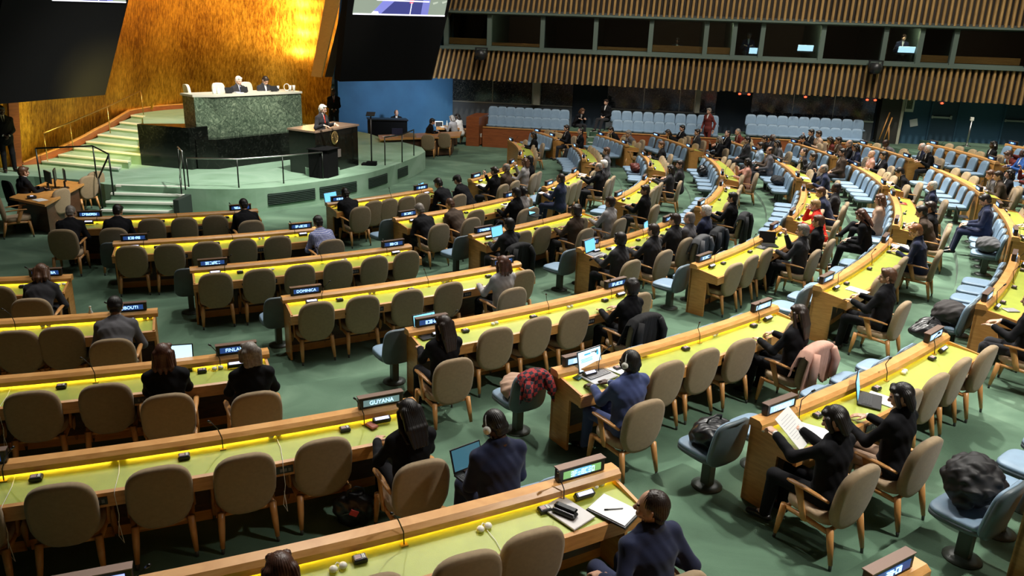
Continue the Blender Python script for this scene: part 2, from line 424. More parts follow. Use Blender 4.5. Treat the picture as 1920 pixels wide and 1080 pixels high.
# ---- gold wall (leans forward), dais stairs and dais
GN = Vector((.86, -.51, 0)); LEAN = .19
gb = [(-14.9, 19.9), (-13.75, 21.4), (-13.75, 23.0), (-13.9, 25.6), (-13.8, 28.6), (-13.1, 31.0), (-11.6, 33.0), (-9.8, 33.9), (-8.05, 33.4)]
gb = smooth([(0, 0)]+gb+[(0, 0)], 1, len(gb)+1, 2)[1:-1]
def gold_pt(x, y, z, off=0): return Vector((x, y, z))+GN*(LEAN*(z-.6)+off)
mb = MB(); zs = [0, .6, 2, 4, 7, 11]
rings = [[gold_pt(x, y, z) for x, y in gb] for z in zs]
n = len(gb); vs = [p for r in rings for p in r]; fs = []
for i in range(len(zs)-1):
    for j in range(n-1): fs.append((i*n+j, i*n+j+1, i*n+n+j+1, i*n+n+j))
bk = [Vector(p)-GN*.25 for p in vs]; N0 = len(vs)
vs += bk; fs += [tuple(N0+i for i in reversed(f)) for f in fs]
for i in range(len(zs)-1):
    fs += [(i*n, i*n+n, N0+i*n+n, N0+i*n), (i*n+n-1, N0+i*n+n-1, N0+i*n+2*n-1, i*n+2*n-1)]
mb.add(vs, fs, GOLD); structure(mb.obj('wall_gold'))

SH = .10; DZ = SZ+8*SH
nos = [(81, 302), (112, 290), (140, 277), (164, 265), (186, 252), (210, 240), (227, 229), (248, 216)]
stepL = [tuple(at(u-3, v, SZ+SH*(i+1)).xy) for i, (u, v) in enumerate(nos)]
stepR = [tuple(at(u, v, SZ+SH*(i+1)).xy) for i, (u, v) in enumerate([(222, 316), (240, 303), (268, 290), (268, 276), (268, 261), (268, 246.5), (268, 233.5), (268, 218.5)])]
DAIS = [(-10.72, 22.55), (-8.9, 23.2), (-9.3, 24.5), (-8.9, 28), (-9.2, 31.5), (-11.9, 32.2), (-13.0, 30.6), (-13.6, 28.4)]
mb = MB()
for i in range(8):
    z1 = SZ+SH*(i+1); A, B = Vector(stepL[i]), Vector(stepR[i])
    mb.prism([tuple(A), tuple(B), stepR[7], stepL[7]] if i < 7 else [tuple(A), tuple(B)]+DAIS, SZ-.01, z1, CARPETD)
    c = (A+B)/2; L = (B-A).length; ang = math.atan2(B.y-A.y, B.x-A.x); rot = Matrix.Rotation(ang, 3, 'Z')
    off = Vector((-math.sin(ang), math.cos(ang)))
    mb.box((c.x+off.x*.045, c.y+off.y*.045, z1+.004), (L, .10, .014), WHITEL, rot)
    mb.box((c.x-off.x*.003, c.y-off.y*.003, z1-.018), (L, .01, .04), WHITEL, rot)
mb.prism([(-9.45, 23.0), (-8.6, 22.78), (-6.97, 25.0), (-7.7, 25.7), (-9.3, 26.2)], SZ, 1.68, CARPETD)
structure(mb.obj('dais_steps'))
# wooden skirting that follows the stair along the gold wall
mb = MB(); pts = [(-13.72, 21.6, .66)]+[(stepL[i][0]-.10, stepL[i][1]+.12, SZ+SH*(i+1)+.12) for i in range(8)]+[tuple(at(283, 201, DZ+.14)), tuple(at(320, 198, DZ+.14)), tuple(at(372, 195, DZ+.14)), (-11.4, 32.7, DZ+.14)]
for a, b in zip(pts, pts[1:]):
    a = Vector(a); b = Vector(b); dd = b-a
    q = dd.to_track_quat('X', 'Z').to_matrix()
    mb.box((a+b)/2-Vector((0, 0, .08)), (dd.length+.03, .05, .20), REDWOOD, q)
    mb.box((a+b)/2+Vector((0, 0, .03)), (dd.length+.03, .08, .035), OAK, q)
structure(mb.obj('baseboard_gold'))
# wooden post at the left end of the gold wall, and the fin at its right
mb = MB(); a = Vector((-13.85, 21.3, .6)); 
rings = []
for z in (.6, 7):
    c = gold_pt(-13.8, 21.42, z, .05)
    rings.append([c+Vector((-.14, -.12, 0)), c+Vector((.02, .07, 0)), c+Vector((.12, -.02, 0)), c+Vector((-.04, -.2, 0))])
mb.loft(rings, REDWOOD, False); structure(mb.obj('trim_6'))
def lean_plane(P, Q, lean):
    """plane through P and Q (same height) leaning forward by lean"""
    d = (Q-P).normalized(); n = Vector((d.y, -d.x, 0)).normalized()
    if n.dot(Vector((0, 0, 0))-P) < 0: n = -n
    up = (Vector((0, 0, 1))+n*lean).normalized()
    return d, n, up, d.cross(up).normalized()
def slab(name, P, Q, TL, TR, th, m, n):
    mb = MB(); f = [P, Q, TR, TL]; mb.loft([[p for p in f], [p-n*th for p in f]], m, False); return mb
P = at(583, 143, 2.76); Q = at(602, 145, 2.76)
d_, n_, up_, N_ = lean_plane(P, Q, .27)
TL = at_plane(610, -4, P, N_); TR = at_plane(637, -4, Q, N_)
TL = P+(TL-P)*2; TR = Q+(TR-Q)*2
mb = MB(); mb.loft([[P, Q, TR, TL], [p-n_*.05 for p in (P, Q, TR, TL)]], wood('fin_wood', (.84, .46, .16), (.92, .54, .20)), False)
structure(mb.obj('trim_7'))
mb = MB()
o = Vector((.10, .16, 0)); P2 = Q+o+(TR-Q)*0; e = (TR-Q)
w_ = Vector((.22, .3, 0))
mb.loft([[P2, P2+w_, P2+w_+e, P2+e], [p+Vector((-.1, .5, 0)) for p in (P2, P2+w_, P2+w_+e, P2+e)]], WALNUT, False)
structure(mb.obj('trim_8'))
mb = MB(); p0 = P2+w_*1.35; mb.tube([p0, p0+e], .014, mat('thin_light_line', (.5, .5, .45), .4), 6)
structure(mb.obj('trim_9'))
mb = MB(); p0 = P2+w_*1.9+Vector((0, .2, .0)); q1 = Vector((.30, .38, 0))
mb.loft([[p0, p0+q1, p0+q1+e, p0+e], [p+Vector((-.1, .5, 0)) for p in (p0, p0+q1, p0+q1+e, p0+e)]], mat('dark_olive_panel', (.022, .018, .008), .6), False)
structure(mb.obj('trim_10'))
# warm wall-washer lamps that graze the right end of the gold wall (their light is the row of bright glints)
def gold_hit(u, v):
    """where the sight line of a pixel meets the leaning gold wall, with the wall's normal there"""
    best = None
    for a, b in zip(gb, gb[1:]):
        a3 = gold_pt(a[0], a[1], .6); b3 = gold_pt(b[0], b[1], .6); d = (b3-a3); up = GN*LEAN+Vector((0, 0, 1)); N = d.cross(up).normalized()
        if abs(N.dot(Vector((a3.x, a3.y, 0)))) < 1e-6: continue
        q = at_plane(u, v, a3, N); t = (q-a3-up*(q.z-.6)).dot(d)/d.dot(d)
        if -.02 <= t <= 1.02 and q.y > 5:
            if best is None or q.length < best[0].length: best = (q, N if N.dot(-q) > 0 else -N)
    return best or (Vector((-9.5, 33, 5)), Vector((.4, -.9, 0)))
for (u, v) in [(566, 8), (566, 34), (564, 62), (562, 98)]:
    q, N = gold_hit(u, v); lamp('POINT', 'wall_washer', q+N*.26, q, 34, (1, .68, .30), .08)
for (u, v, e_) in [(545, 15, 170), (538, 75, 130)]:
    q, N = gold_hit(u, v); lamp('SPOT', 'wall_washer', q+N*1.3+Vector((.3, 0, .2)), q, e_*.7, (1, .66, .28), .1, 110, 1)  # two further spots, added to spread a speckled glow beside the glints
q, N = gold_hit(440, 60); lamp('SPOT', 'gold_wall_light', (-4.5, 26.0, 8.5), q, 3200, (1, .72, .34), .3, 50, .9)
q, N = gold_hit(290, 70); lamp('SPOT', 'gold_wall_light', (-6.5, 22, 8.5), q, 2700, (1, .76, .36), .3, 55, .9)
lamp('SPOT', 'gold_wall_light', (-9.9, 20.6, 2.35), (-13.6, 24.5, 1.9), 380, (1, .80, .22), .1, 110, 1)  # added spot, unseen under the left screen, brightens the wall by the stair
q, N = gold_hit(150, 230); lamp('SPOT', 'gold_wall_light', (-9.0, 19.0, 3.5), q, 700, (1, .80, .25), .1, 60, 1)

# ---- video screens hanging either side of the gold wall
def video_screen(label, P, Q, lean, tl, tr, disp, side):
    t = thing('video_screen', label, 'video screen', (0, 0, 0))
    d, n, up, N = lean_plane(P, Q, lean)
    TL = at_plane(tl[0], tl[1], P, N); TR = at_plane(tr[0], tr[1], P, N)
    if side == 'L': TL = P+(TR-Q)
    H = 1.9
    TL2 = P+(TL-P)*H; TR2 = Q+(TR-Q)*H
    nn = N if N.dot(-P) > 0 else -N
    mb = MB(); mb.loft([[P, Q, TR2, TL2], [p-nn*.35 for p in (P, Q, TR2, TL2)]], BLACKM, False)
    mb.obj('housing', t)
    A = at_plane(disp[0], disp[1], P+nn*.02, N); B = at_plane(disp[2], disp[3], P+nn*.02, N)
    e1 = B-A; uu = ((TR-Q).normalized()+(TL-P).normalized()).normalized(); e2 = uu*(e1.length*.56)
    mb = MB()
    def pan(x0, y0, x1, y1, m, o=0):
        f = [A+e1*x+e2*y+nn*o for x, y in ((x0, y0), (x1, y0), (x1, y1), (x0, y1))]
        mb.loft([f, [p-nn*.012 for p in f]], m, False)
    def poly(pts, m, o):
        f = [A+e1*x+e2*y+nn*o for x, y in pts]; mb.loft([f, [p-nn*.006 for p in f]], m, False)
    pan(0, 0, 1, 1, mat('screen_stone_picture', (.1, .12, .1), .5, emit=(.20, .24, .19), estr=1.0))
    em = lambda nm, c, s=1: mat('screen_'+nm, c, .5, emit=c, estr=s)
    poly([(.24, 0), (.78, 0), (.80, .5), (.66, .75), (.5, .78), (.4, .6)], em('navy', (.035, .04, .16)), .008)
    poly([(.19, .03), (.27, 0), (.45, .28), (.5, .5), (.38, .5), (.28, .2)], em('blue', (.16, .17, .48)), .014)
    poly([(.72, .0), (.80, 0), (.80, .45), (.72, .5)], em('blue2', (.14, .15, .42)), .014)
    poly([(.575, .19), (.61, .19), (.64, .5), (.56, .5)], em('red_tie', (.7, .10, .16)), .02)
    poly([(.0, .0), (1, 0), (1, .022), (0, .022)], em('white', (.75, .74, .85)), .02)
    poly([(.22, .215), (.79, .215), (.79, .235), (.22, .235)], em('white', (.75, .74, .85)), .024)
    poly([(.592, .0), (.6, 0), (.6, .2), (.592, .2)], em('white', (.75, .74, .85)), .024)
    poly([(.18, .015), (.26, .015), (.25, .055), (.2, .06)], em('white', (.75, .74, .85)), .026)
    for k in range(26):
        x, y = RNG.rand(), RNG.rand()*.6
        if .2 < x < .82: continue
        poly([(x, y), (x+.05, y+.03), (x+.045, y+.05), (x-.01, y+.03)], em('stone_vein', (.32, .36, .30)), .006)
    mb.obj('display', t)
    # suspension brackets
    mb = MB()
    for f_ in (.2, .8):
        p = P+(Q-P)*f_-nn*.3; mb.tube([p+uu*1.0, p+uu*9], .05, BLACK, 8)
    mb.obj('hanger', t)
    return t
P = at(0, 195, 2.55); Q = at(197, 178, 2.55); d0 = (Q-P).normalized()
P = P-d0*.55
video_screen('tall black leaning video screen hanging left of the gold wall', P, Q, .30, (43, 0), (241, 0), (97, 1, 235, 5), 'L')
P = at(637, 153, 2.75); Q = at(810, 150, 2.75)
video_screen('tall black leaning video screen right of gold wall showing man with red tie', P, Q, .20, (652, 0), (846, 0), (661, 27, 833, 31), 'R')

# ---- back walls
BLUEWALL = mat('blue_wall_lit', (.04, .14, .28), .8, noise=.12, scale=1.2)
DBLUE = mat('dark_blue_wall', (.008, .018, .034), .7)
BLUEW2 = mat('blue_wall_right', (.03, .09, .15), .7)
mb = MB(); mb.prism([(-7.6, 33.6), (-3.0, 36.3), (-3.1, 36.6), (-7.8, 33.9)], 0, 9, BLUEWALL); structure(mb.obj('wall_blue_back'))
mb = MB(); mb.prism([(-22, 19.2), (-14.4, 21.2), (-14.6, 21.6), (-22, 19.8)], 0, 9, BLUEWALL); structure(mb.obj('wall_blue_left'))
WD = Vector((1, -.17, 0)).normalized(); WN = Vector((-.17, -1, 0)).normalized()
W0 = Vector((0, 36, 0))
def wall_u(u, v, off=0):
    return at_plane(u, v, W0+WN*off, WN)
def wx(u, off=0, v=150): return (wall_u(u, v, off)-W0).dot(WD)
WR = Matrix(((WD.x, -WN.x, 0), (WD.y, -WN.y, 0), (0, 0, 1)))
def wbox(mb, s0, s1, off0, off1, z0, z1, m):
    c = W0+WD*((s0+s1)/2)+WN*((off0+off1)/2); mb.box((c.x, c.y, (z0+z1)/2), (s1-s0, abs(off1-off0), z1-z0), m, WR)
SL = wx(846); SRT = 30
mb = MB(); wbox(mb, SL-1.2, SRT, -.3, 0, 0, 4.0, DBLUE); structure(mb.obj('wall_side'))
# ceiling slab of the lower gallery / floor of booths
mb = MB(); wbox(mb, SL-1.2, SRT, -3.2, 1.35, 3.82, 3.95, mat('booth_floor', (.05, .06, .05), .8)); structure(mb.obj('trim_30'))
mb = MB(); wbox(mb, SL-1.2, SRT, -3.2, 1.35, 5.36, 5.5, mat('booth_ceiling', (.035, .04, .038), .8)); structure(mb.obj('trim_31'))
mb = MB()
wbox(mb, SL-1.2, SRT, -3.3, -3.2, 3.9, 5.4, mat('booth_back', (.05, .022, .010), .7)); structure(mb.obj('wall_booth_back'))
SLB = mat('slat_backing', (.02, .012, .006), .8)
mb = MB(); wbox(mb, SL-1.2, SRT, .9, 1.22, 5.5, 8.5, SLB); structure(mb.obj('wall_gallery_upper'))
mb = MB(); wbox(mb, SL-1.2, SRT, .9, 1.22, 2.62, 3.82, SLB); structure(mb.obj('wall_gallery_lower'))
# slatted fascias
def fascia(name, z0, z1, off):
    mb = MB(); s = SL-.9
    while s < SRT-1:
        u = (s-SL)/(SRT-SL)
        t = (.16*max(0, 1-u*6)+.07-.13*u)
        c = W0+WD*s+WN*off
        h = z1-z0; k = RNG.uniform(-.02, .02)
        a = Vector((c.x, c.y, z0+k)); b = a+Vector((0, 0, h))+WD*(t*h)
        r = .054
        ring = lambda p: [p+WD*x+WN*y for x, y in ((-r, -.04), (-r*.8, .05), (0, .085), (r*.8, .05), (r, -.04))]
        mb.loft([ring(a), ring(b)], SLATWOOD, False)
        bb = b-(b-a).normalized()*.02
        mb.box(b+WN*.03, (.06, .05, .05), OAKL, WR)
        s += .225
    structure(mb.obj(name))
fascia('wall_slat_lower', 2.60, 3.86, 1.33)
fascia('wall_slat_upper', 5.42, 8.2, 1.33)
FRAME = mat('green_grey_frame', (.075, .105, .085), .6)
mb = MB(); wbox(mb, SL-1.2, SRT, 1.2, 1.5, 3.86, 3.98, FRAME); structure(mb.obj('trim_11'))
mb = MB(); wbox(mb, SL-1.2, SRT, 1.2, 1.4, 5.34, 5.42, FRAME); structure(mb.obj('trim_12'))
# booth windows: pane between mullions
mus = [836, 917, 1017, 1117, 1221, 1325, 1378, 1431, 1545, 1663, 1731, 1796, 1935]
SILL = wood('booth_sill_wood', (.34, .11, .03), (.45, .17, .05), .5, (1, 1, 8))
for i, (u0, u1) in enumerate(zip(mus, mus[1:])):
    s0, s1 = wx(u0, 1.2, 60), wx(u1, 1.2, 60)
    t = bpy.data.objects.new('window_%d' % (i+1), None); COL.objects.link(t); structure(t)
    mb = MB(); wbox(mb, s0-.09, s0+.09, 1.02, 1.2, 3.98, 5.36, FRAME); wbox(mb, s0, s1, 1.02, 1.12, 3.98, 4.04, FRAME); wbox(mb, s0, s1, 1.02, 1.12, 5.3, 5.36, FRAME); mb.obj('window_frame', t)
    mb = MB(); wbox(mb, s0+.09, s1-.09, 1.07, 1.075, 4.04, 5.3, PANE); mb.obj('pane', t)
    if i in (0, 1, 3, 4, 5, 10, 11):
        mb = MB(); wbox(mb, s0+.1, s1-.1, .75, 1.0, 4.06, 4.32 if i in (0, 4, 5, 10, 11) else 4.18, SILL); mb.obj('sill', t)
# booth side partitions
for i, u0 in enumerate(mus[:-1]):
    mb = MB(); s0 = wx(u0, 1.2, 60); wbox(mb, s0-.05, s0+.05, -3.2, 1.0, 3.95, 5.36, mat('booth_partition', (.03, .05, .04), .7)); structure(mb.obj('wall_booth_%d' % (i+1)))
# lower wall: speckled glossy panels
for i, (u0, u1) in enumerate([(849, 1075), (1140, 1345), (1412, 1646)]):
    s0, s1 = wx(u0, 0, 170), wx(u1, 0, 170)
    t = bpy.data.objects.new('window_%d' % (20+i), None); COL.objects.link(t); structure(t)
    mb = MB(); wbox(mb, s0, s1, .05, .08, 1.6, 2.7, SPECKPANE); mb.obj('glossy_panel', t)
    mb = MB(); wbox(mb, s0, s1, .04, .16, 1.54, 1.60, METAL); wbox(mb, s0, s1, .02, .12, .5, 1.54, mat('grey_dado', (.09, .10, .11), .5)); mb.obj('rail', t)
    mb = MB()
    for q in (.34, .67): wbox(mb, s0+(s1-s0)*q-.012, s0+(s1-s0)*q+.012, .08, .1, 1.6, 2.7, METAL)
    mb.obj('mullion', t)
COLM = mat('pale_column', (.42, .42, .32), .6)
for i, (u0, u1) in enumerate([(1002, 1014), (1306, 1315)]):
    mb = MB(); wbox(mb, wx(u0, .2, 170), wx(u1, .2, 170), .1, .4, 1.6, 3.0, COLM); wbox(mb, wx(u0, .2, 170)-.05, wx(u0, .2, 170), .1, .3, 1.6, 3.0, METAL); structure(mb.obj('trim_%d' % (20+i)))
mb = MB(); wbox(mb, wx(1647, .3, 220), wx(1691, .3, 220), -.2, .5, .5, 4, mat('dark_pillar', (.03, .028, .022), .6)); wbox(mb, wx(1687, .5, 220), wx(1692, .5, 220), .45, .56, .5, 4, COLM); structure(mb.obj('trim_22'))
mb = MB(); wbox(mb, wx(1692, .1, 220), SRT, .0, .1, .5, 4, BLUEW2); structure(mb.obj('wall_blue_right'))
DOORM = mat('dark_blue_door', (.022, .055, .09), .55)
for i, (u0, u1) in enumerate([(1744, 1792), (1882, 1932)]):
    s0, s1 = wx(u0, .1, 225), wx(u1, .1, 225)
    t = bpy.data.objects.new('door_%d' % (i+1), None); COL.objects.link(t); structure(t)
    mb = MB(); wbox(mb, s0, s1, .1, .15, .93, 2.95, DOORM); mb.obj('door_leaf', t)
    mb = MB()
    wbox(mb, s0-.06, s0, .1, .19, .93, 3.0, BLUEW2); wbox(mb, s1, s1+.06, .1, .19, .93, 3.0, BLUEW2); wbox(mb, s0-.06, s1+.06, .1, .19, 2.95, 3.02, BLUEW2); mb.obj('door_frame', t)
    mb = MB(); wbox(mb, s0-.02, s1-.22, .2, .25, 1.86, 1.93, METAL); wbox(mb, s0+.0, s0+.06, .15, .22, 1.84, 1.95, METAL); wbox(mb, s1-.28, s1-.2, .15, .24, 1.83, 1.98, METAL); mb.obj('push_bar', t)
    mb = MB(); wbox(mb, (s0+s1)/2-.15, (s0+s1)/2+.15, .15, .2, 2.86, 2.92, METAL); mb.obj('door_closer', t)
# picture frame and notice on the blue wall, dispenser post
def wall_thing(name, label, cat, s0, s1, z0, z1, m, parts=None, off=.1):
    c = W0+WD*((s0+s1)/2)+WN*(off); t = thing(name, label, cat, (c.x, c.y, z0), math.atan2(WD.y, WD.x))
    return t
s0, s1 = wx(1695, .15, 205), wx(1713, .15, 205)
t = wall_thing('picture_frame', 'white framed picture on blue wall beside the dark pillar', 'picture', s0, s1, 2.05, 2.8, None)
mb = MB(); mb.box((0, -.03, .37), (s1-s0, .04, .74), WHITEP); mb.obj('frame', t)
mb = MB(); mb.box((0, -.055, .37), ((s1-s0)*.62, .012, .5), mat('small_dark_picture', (.10, .12, .07), .5, noise=.6, scale=12)); mb.obj('picture_sheet', t)
s0, s1 = wx(1707, .15, 235), wx(1718, .15, 235)
t = wall_thing('notice_sheet', 'white tilted notice on blue wall below the framed picture', 'notice', s0, s1, 1.5, 1.8, None)
mb = MB(); mb.box((0, -.03, .12), (.3, .012, .30), PAPER, Matrix.Rotation(R_(-14), 3, 'Y')); mb.obj('sheet', t)
t = thing('stanchion', 'thin grey metal post standing in front of blue wall between doors', 'post', at(1812, 274, .93))
mb = MB(); mb.tube([(0, 0, .0), (0, 0, 1.0)], .035, METAL, 10); mb.obj('pole', t)
mb = MB(); mb.box((0, 0, 1.06), (.12, .08, .14), WHITEP, bev=.01); mb.obj('head_box', t)
mb = MB(); mb.lathe([(.16, 0), (.16, .015), (.04, .03)], (0, 0, 0), METAL, 16); mb.obj('base', t)
t = thing('wooden_easel', 'folded orange wooden easel leaning against the dark pillar', 'easel', at(1655, 262, .93))
for (a, b) in (((-.15, 0, 0), (.15, .12, 1.1)), ((.05, 0, 0), (.28, .12, .9)), ((.2, -.1, 0), (.2, .1, .6))):
    mb = MB(); mb.tube([a, b], .028, OAK, 6); mb.obj('leg', t)
# red exit lights on the lower edge of the slat fascia
for i, (u, v, w) in enumerate([(1513, 160, 8), (1636, 169, 18), (1769, 175, 10), (1398, 155, 22)]):
    s = wx(u, 1.5, v)
    t = wall_thing('exit_light', ['small single red exit light, leftmost above the speckled wall', 'red double exit light beside the dark pillar under slats', 'small red exit light above the first blue door', 'dim red twin light under slats above dark doorway'][i], 'light', s-.1, s+.1, 2.5, 2.6, None, off=1.5)
    mb = MB(); mb.box((0, 0, .07), (w/40*.9, .08, .10), BLACK); mb.obj('lamp_housing', t)
    for q in ((-.25, .25) if w > 11 else (0,)):
        mb = MB(); mb.lathe([(.0, -.05), (.045, -.04), (.06, 0), (.0, .03)], (q*w/30, -.06, .05), REDL, 10); mb.obj('red_lens', t)
# speaker/camera clusters on the fascia
for i, (u, v) in enumerate([(903, 103), (1640, 128)]):
    s = wx(u, 1.6, v); z = wall_u(u, v, 1.6).z
    t = wall_thing('stage_spotlight', ['black round spotlight fixed on slatted fascia near the screen', 'black spotlight cluster on slatted fascia above the dark pillar'][i], 'spotlight', s-.1, s+.1, z, z, None, off=1.65)
    mb = MB(); mb.lathe([(.0, -.22), (.2, -.18), (.26, 0), (.2, .2), (0, .24)], (0, -.1, 0), BLACK, 14); mb.obj('lamp_body', t)
    mb = MB(); mb.box((0, .0, .28), (.55, .08, .05), BLACK); mb.box((.24, -.02, .12), (.05, .08, .34), BLACK); mb.box((-.24, -.02, .12), (.05, .08, .34), BLACK); mb.obj('bracket', t)
    mb = MB(); mb.tube([(-.12, -.18, -.1), (-.2, -.3, -.16)], .07, BLACKM, 10); mb.obj('lens_tube', t)

# ---- gallery platforms, parapet
PARO = 3.15
for i, (u0, u1) in enumerate([(905, 1100), (1128, 1345), (1396, 1640)]):
    s0, s1 = wx(u0, PARO, 245), wx(u1, PARO, 245)
    mb = MB(); wbox(mb, s0, s1, PARO, PARO-.09, 0, [.80, .86, .95][i], REDWOOD); wbox(mb, s0, s1, PARO+.02, PARO-.11, [.80, .86, .95][i], [.83, .89, .98][i], OAK); structure(mb.obj('wall_parapet_%d' % (i+1)))
    b = [.42, .50, .62][i]
    mb = MB(); wbox(mb, s0, s1, PARO-.09, 1.75, 0, b, CARPET); wbox(mb, s0, s1, 1.75, 0, 0, b+.26, CARPET); structure(mb.obj('gallery_platform_%d' % (i+1)))
mb = MB()
for i, (u0, u1) in enumerate([(1100, 1128), (1345, 1396)]):
    s0, s1 = wx(u0, 2, 235), wx(u1, 2, 235)
    for k in range(4): wbox(mb, s0+.01, s1-.01, 2.9-.55*k, 0, 0, .15+.17*k+.1*i, CARPET); wbox(mb, s0+.01, s1-.01, 2.9-.55*k, 2.84-.55*k, .15+.17*k+.1*i, .165+.17*k+.1*i, WHITEL)
structure(mb.obj('gallery_steps'))
# red-wood end wall by the clerks' tables
mb = MB(); wbox(mb, wx(874, PARO, 240), wx(898, PARO, 240), PARO, 1.2, 0, 1.2, REDWOOD); structure(mb.obj('wall_parapet_end'))

for u in (1270, 1350, 1870, 1500, 1700, 1000):
    q = wall_u(u, 60, .93); lamp('POINT', 'booth_fill', (q.x, q.y, 5.345), (q.x, q.y-.2, 4), 45, (1, .8, .55), .01)  # added point lights, hidden behind the window head, that warm the sills
# the rest of the hall's shell: ceiling, near wall, rear wall
SHELL = mat('hall_dark_blue_ceiling', (.03, .045, .06), .9)
mb = MB(); mb.box((4, 18, 16.6), (60, 44, .3), SHELL); structure(mb.obj('ceiling'))
mb = MB(); mb.box((4, -3.2, 8), (60, .3, 17), mat('near_wall_brown', (.06, .035, .018), .8)); structure(mb.obj('wall_near'))
mb = MB(); mb.box((33, 18, 8), (.3, 44, 17), SHELL); structure(mb.obj('wall_rear'))
mb = MB(); mb.box((-25, 18, 8), (.3, 44, 17), SHELL); structure(mb.obj('wall_front'))
# ================================================================== ROSTRUM AND STAGE THINGS
t = thing('rostrum_desk', 'high green marble rostrum desk on black marble plinth before gold wall', 'rostrum')
mb = MB(); mb.prism([(-9.07, 22.25), (-8.58, 22.5), (-6.8, 24.95), (-7.55, 25.5), (-9.6, 22.75)], 1.43, 2.56, MARBLE); mb.obj('marble_front', t)
mb = MB(); mb.prism([(-9.1, 22.24), (-8.56, 22.46), (-6.76, 24.95), (-7.55, 25.55), (-9.66, 22.75)], 2.56, 2.62, mat('pale_stone_top', (.6, .58, .48), .4)); mb.obj('desk_top', t)
mb = MB(); mb.prism([(-9.0, 21.95), (-8.45, 22.05), (-7.75, 23.15), (-6.72, 24.6), (-7.5, 25.2), (-9.4, 23.0)], SZ, 1.43, BLACKMARBLE); mb.obj('black_plinth', t)
mb = MB(); mb.prism([(-10.76, 22.28), (-9.12, 21.80), (-8.72, 22.55), (-8.84, 23.0), (-10.70, 22.42)], SZ, 1.76, BLACKMARBLE); mb.obj('side_block', t)
t = thing('lectern', 'black marble speaker lectern with gold emblem on the stage front', 'lectern')
mb = MB(); mb.prism([(-6.41, 22.06), (-5.54, 21.53), (-4.78, 23.57), (-5.6, 24.0)], SZ, 1.78, BLACKMARBLE); mb.obj('lectern_body', t)
mb = MB(); mb.prism([(-6.45, 22.05), (-5.52, 21.48), (-4.73, 23.58), (-5.62, 24.06)], 1.78, 1.83, mat('brown_stone_top', (.30, .20, .14), .35)); mb.obj('lectern_top', t)
FA = Vector((-5.54, 21.53, 0)); FB = Vector((-4.78, 23.57, 0)); fd = (FB-FA).normalized(); fn = Vector((fd.y, -fd.x, 0))
c = FA+fd*.92+fn*.015+Vector((0, 0, 1.56))
EMB = mat('gold_emblem', (.52, .36, .14), .35, .8)
FM = Matrix(((fd.x, 0, fn.x), (fd.y, 0, fn.y), (0, 1, 0)))
mb = MB(); n = 24
rings = [[c+FM@Vector((.17*k*math.cos(2*PI*j/n), .19*k*math.sin(2*PI*j/n), z)) for j in range(n)] for k, z in ((1, 0), (1, .01), (.9, .02))]
mb.loft(rings, EMB, False)
for k in range(3):
    rr = [.12, .085, .05][k]; mb.tube([c+FM@Vector((rr*math.cos(2*PI*j/20), rr*math.sin(2*PI*j/20), .025)) for j in range(21)], .005, mat('emblem_dark', (.14, .09, .03), .5), 5)
for k in range(4): q = k*PI/4; mb.tube([c+FM@Vector((.12*math.cos(q), .12*math.sin(q), .025)), c-FM@Vector((.12*math.cos(q), .12*math.sin(q), -.025))], .004, MATS['emblem_dark'], 5)
for s in (-1, 1): mb.tube([c+FM@Vector((s*.13*math.cos(-PI/2+a), .15*math.sin(-PI/2+a), .025)) for a in [x*.2 for x in range(10)]], .014, EMB, 6)
mb.obj('emblem', t)
c = FA+fd*.95+fn*.015+Vector((0, 0, 1.1)); rot = Matrix(((fd.x, fn.x, 0), (fd.y, fn.y, 0), (0, 0, 1)))
mb = MB(); mb.box(c, (.52, .02, .22), mat('grey_name_panel', (.16, .13, .12), .4), rot); mb.obj('name_panel', t)
# lower black console at the front corner of the lectern
t = thing('prompter_cabinet', 'low black cabinet standing against the front corner of the lectern', 'cabinet')
mb = MB(); mb.prism([(-5.7, 21.35), (-5.35, 21.15), (-5.15, 21.25), (-4.98, 21.75), (-5.35, 22.0)], SZ, 1.36, BLACKM); mb.obj('cabinet_body', t)
mb = MB(); mb.prism([(-5.74, 21.32), (-5.34, 21.1), (-5.11, 21.22), (-4.94, 21.77), (-5.36, 22.04)], 1.36, 1.38, BLACKM); mb.obj('cabinet_top', t)
# black stand right of the lectern
for (u, v, v2, lab, hh) in [(697, 310, 215, 'tall thin black prompter stand right of the lectern', 1.51)]:
    t = thing('prompter_stand', lab, 'stand', at(u, v, SZ))
    mb = MB(); mb.box((0, 0, .06), (.3, .22, .12), BLACKM, bev=.01); mb.box((-.2, .05, .03), (.2, .3, .05), BLACKM); mb.obj('base', t)
    mb = MB(); mb.tube([(0, 0, .1), (0, 0, hh)], .022, BLACK, 8); mb.obj('pole', t)
    mb = MB(); mb.box((0, 0, hh+.02), (.26, .2, .02), BLACK, Matrix.Rotation(.5, 3, 'X')); mb.obj('reflector', t)
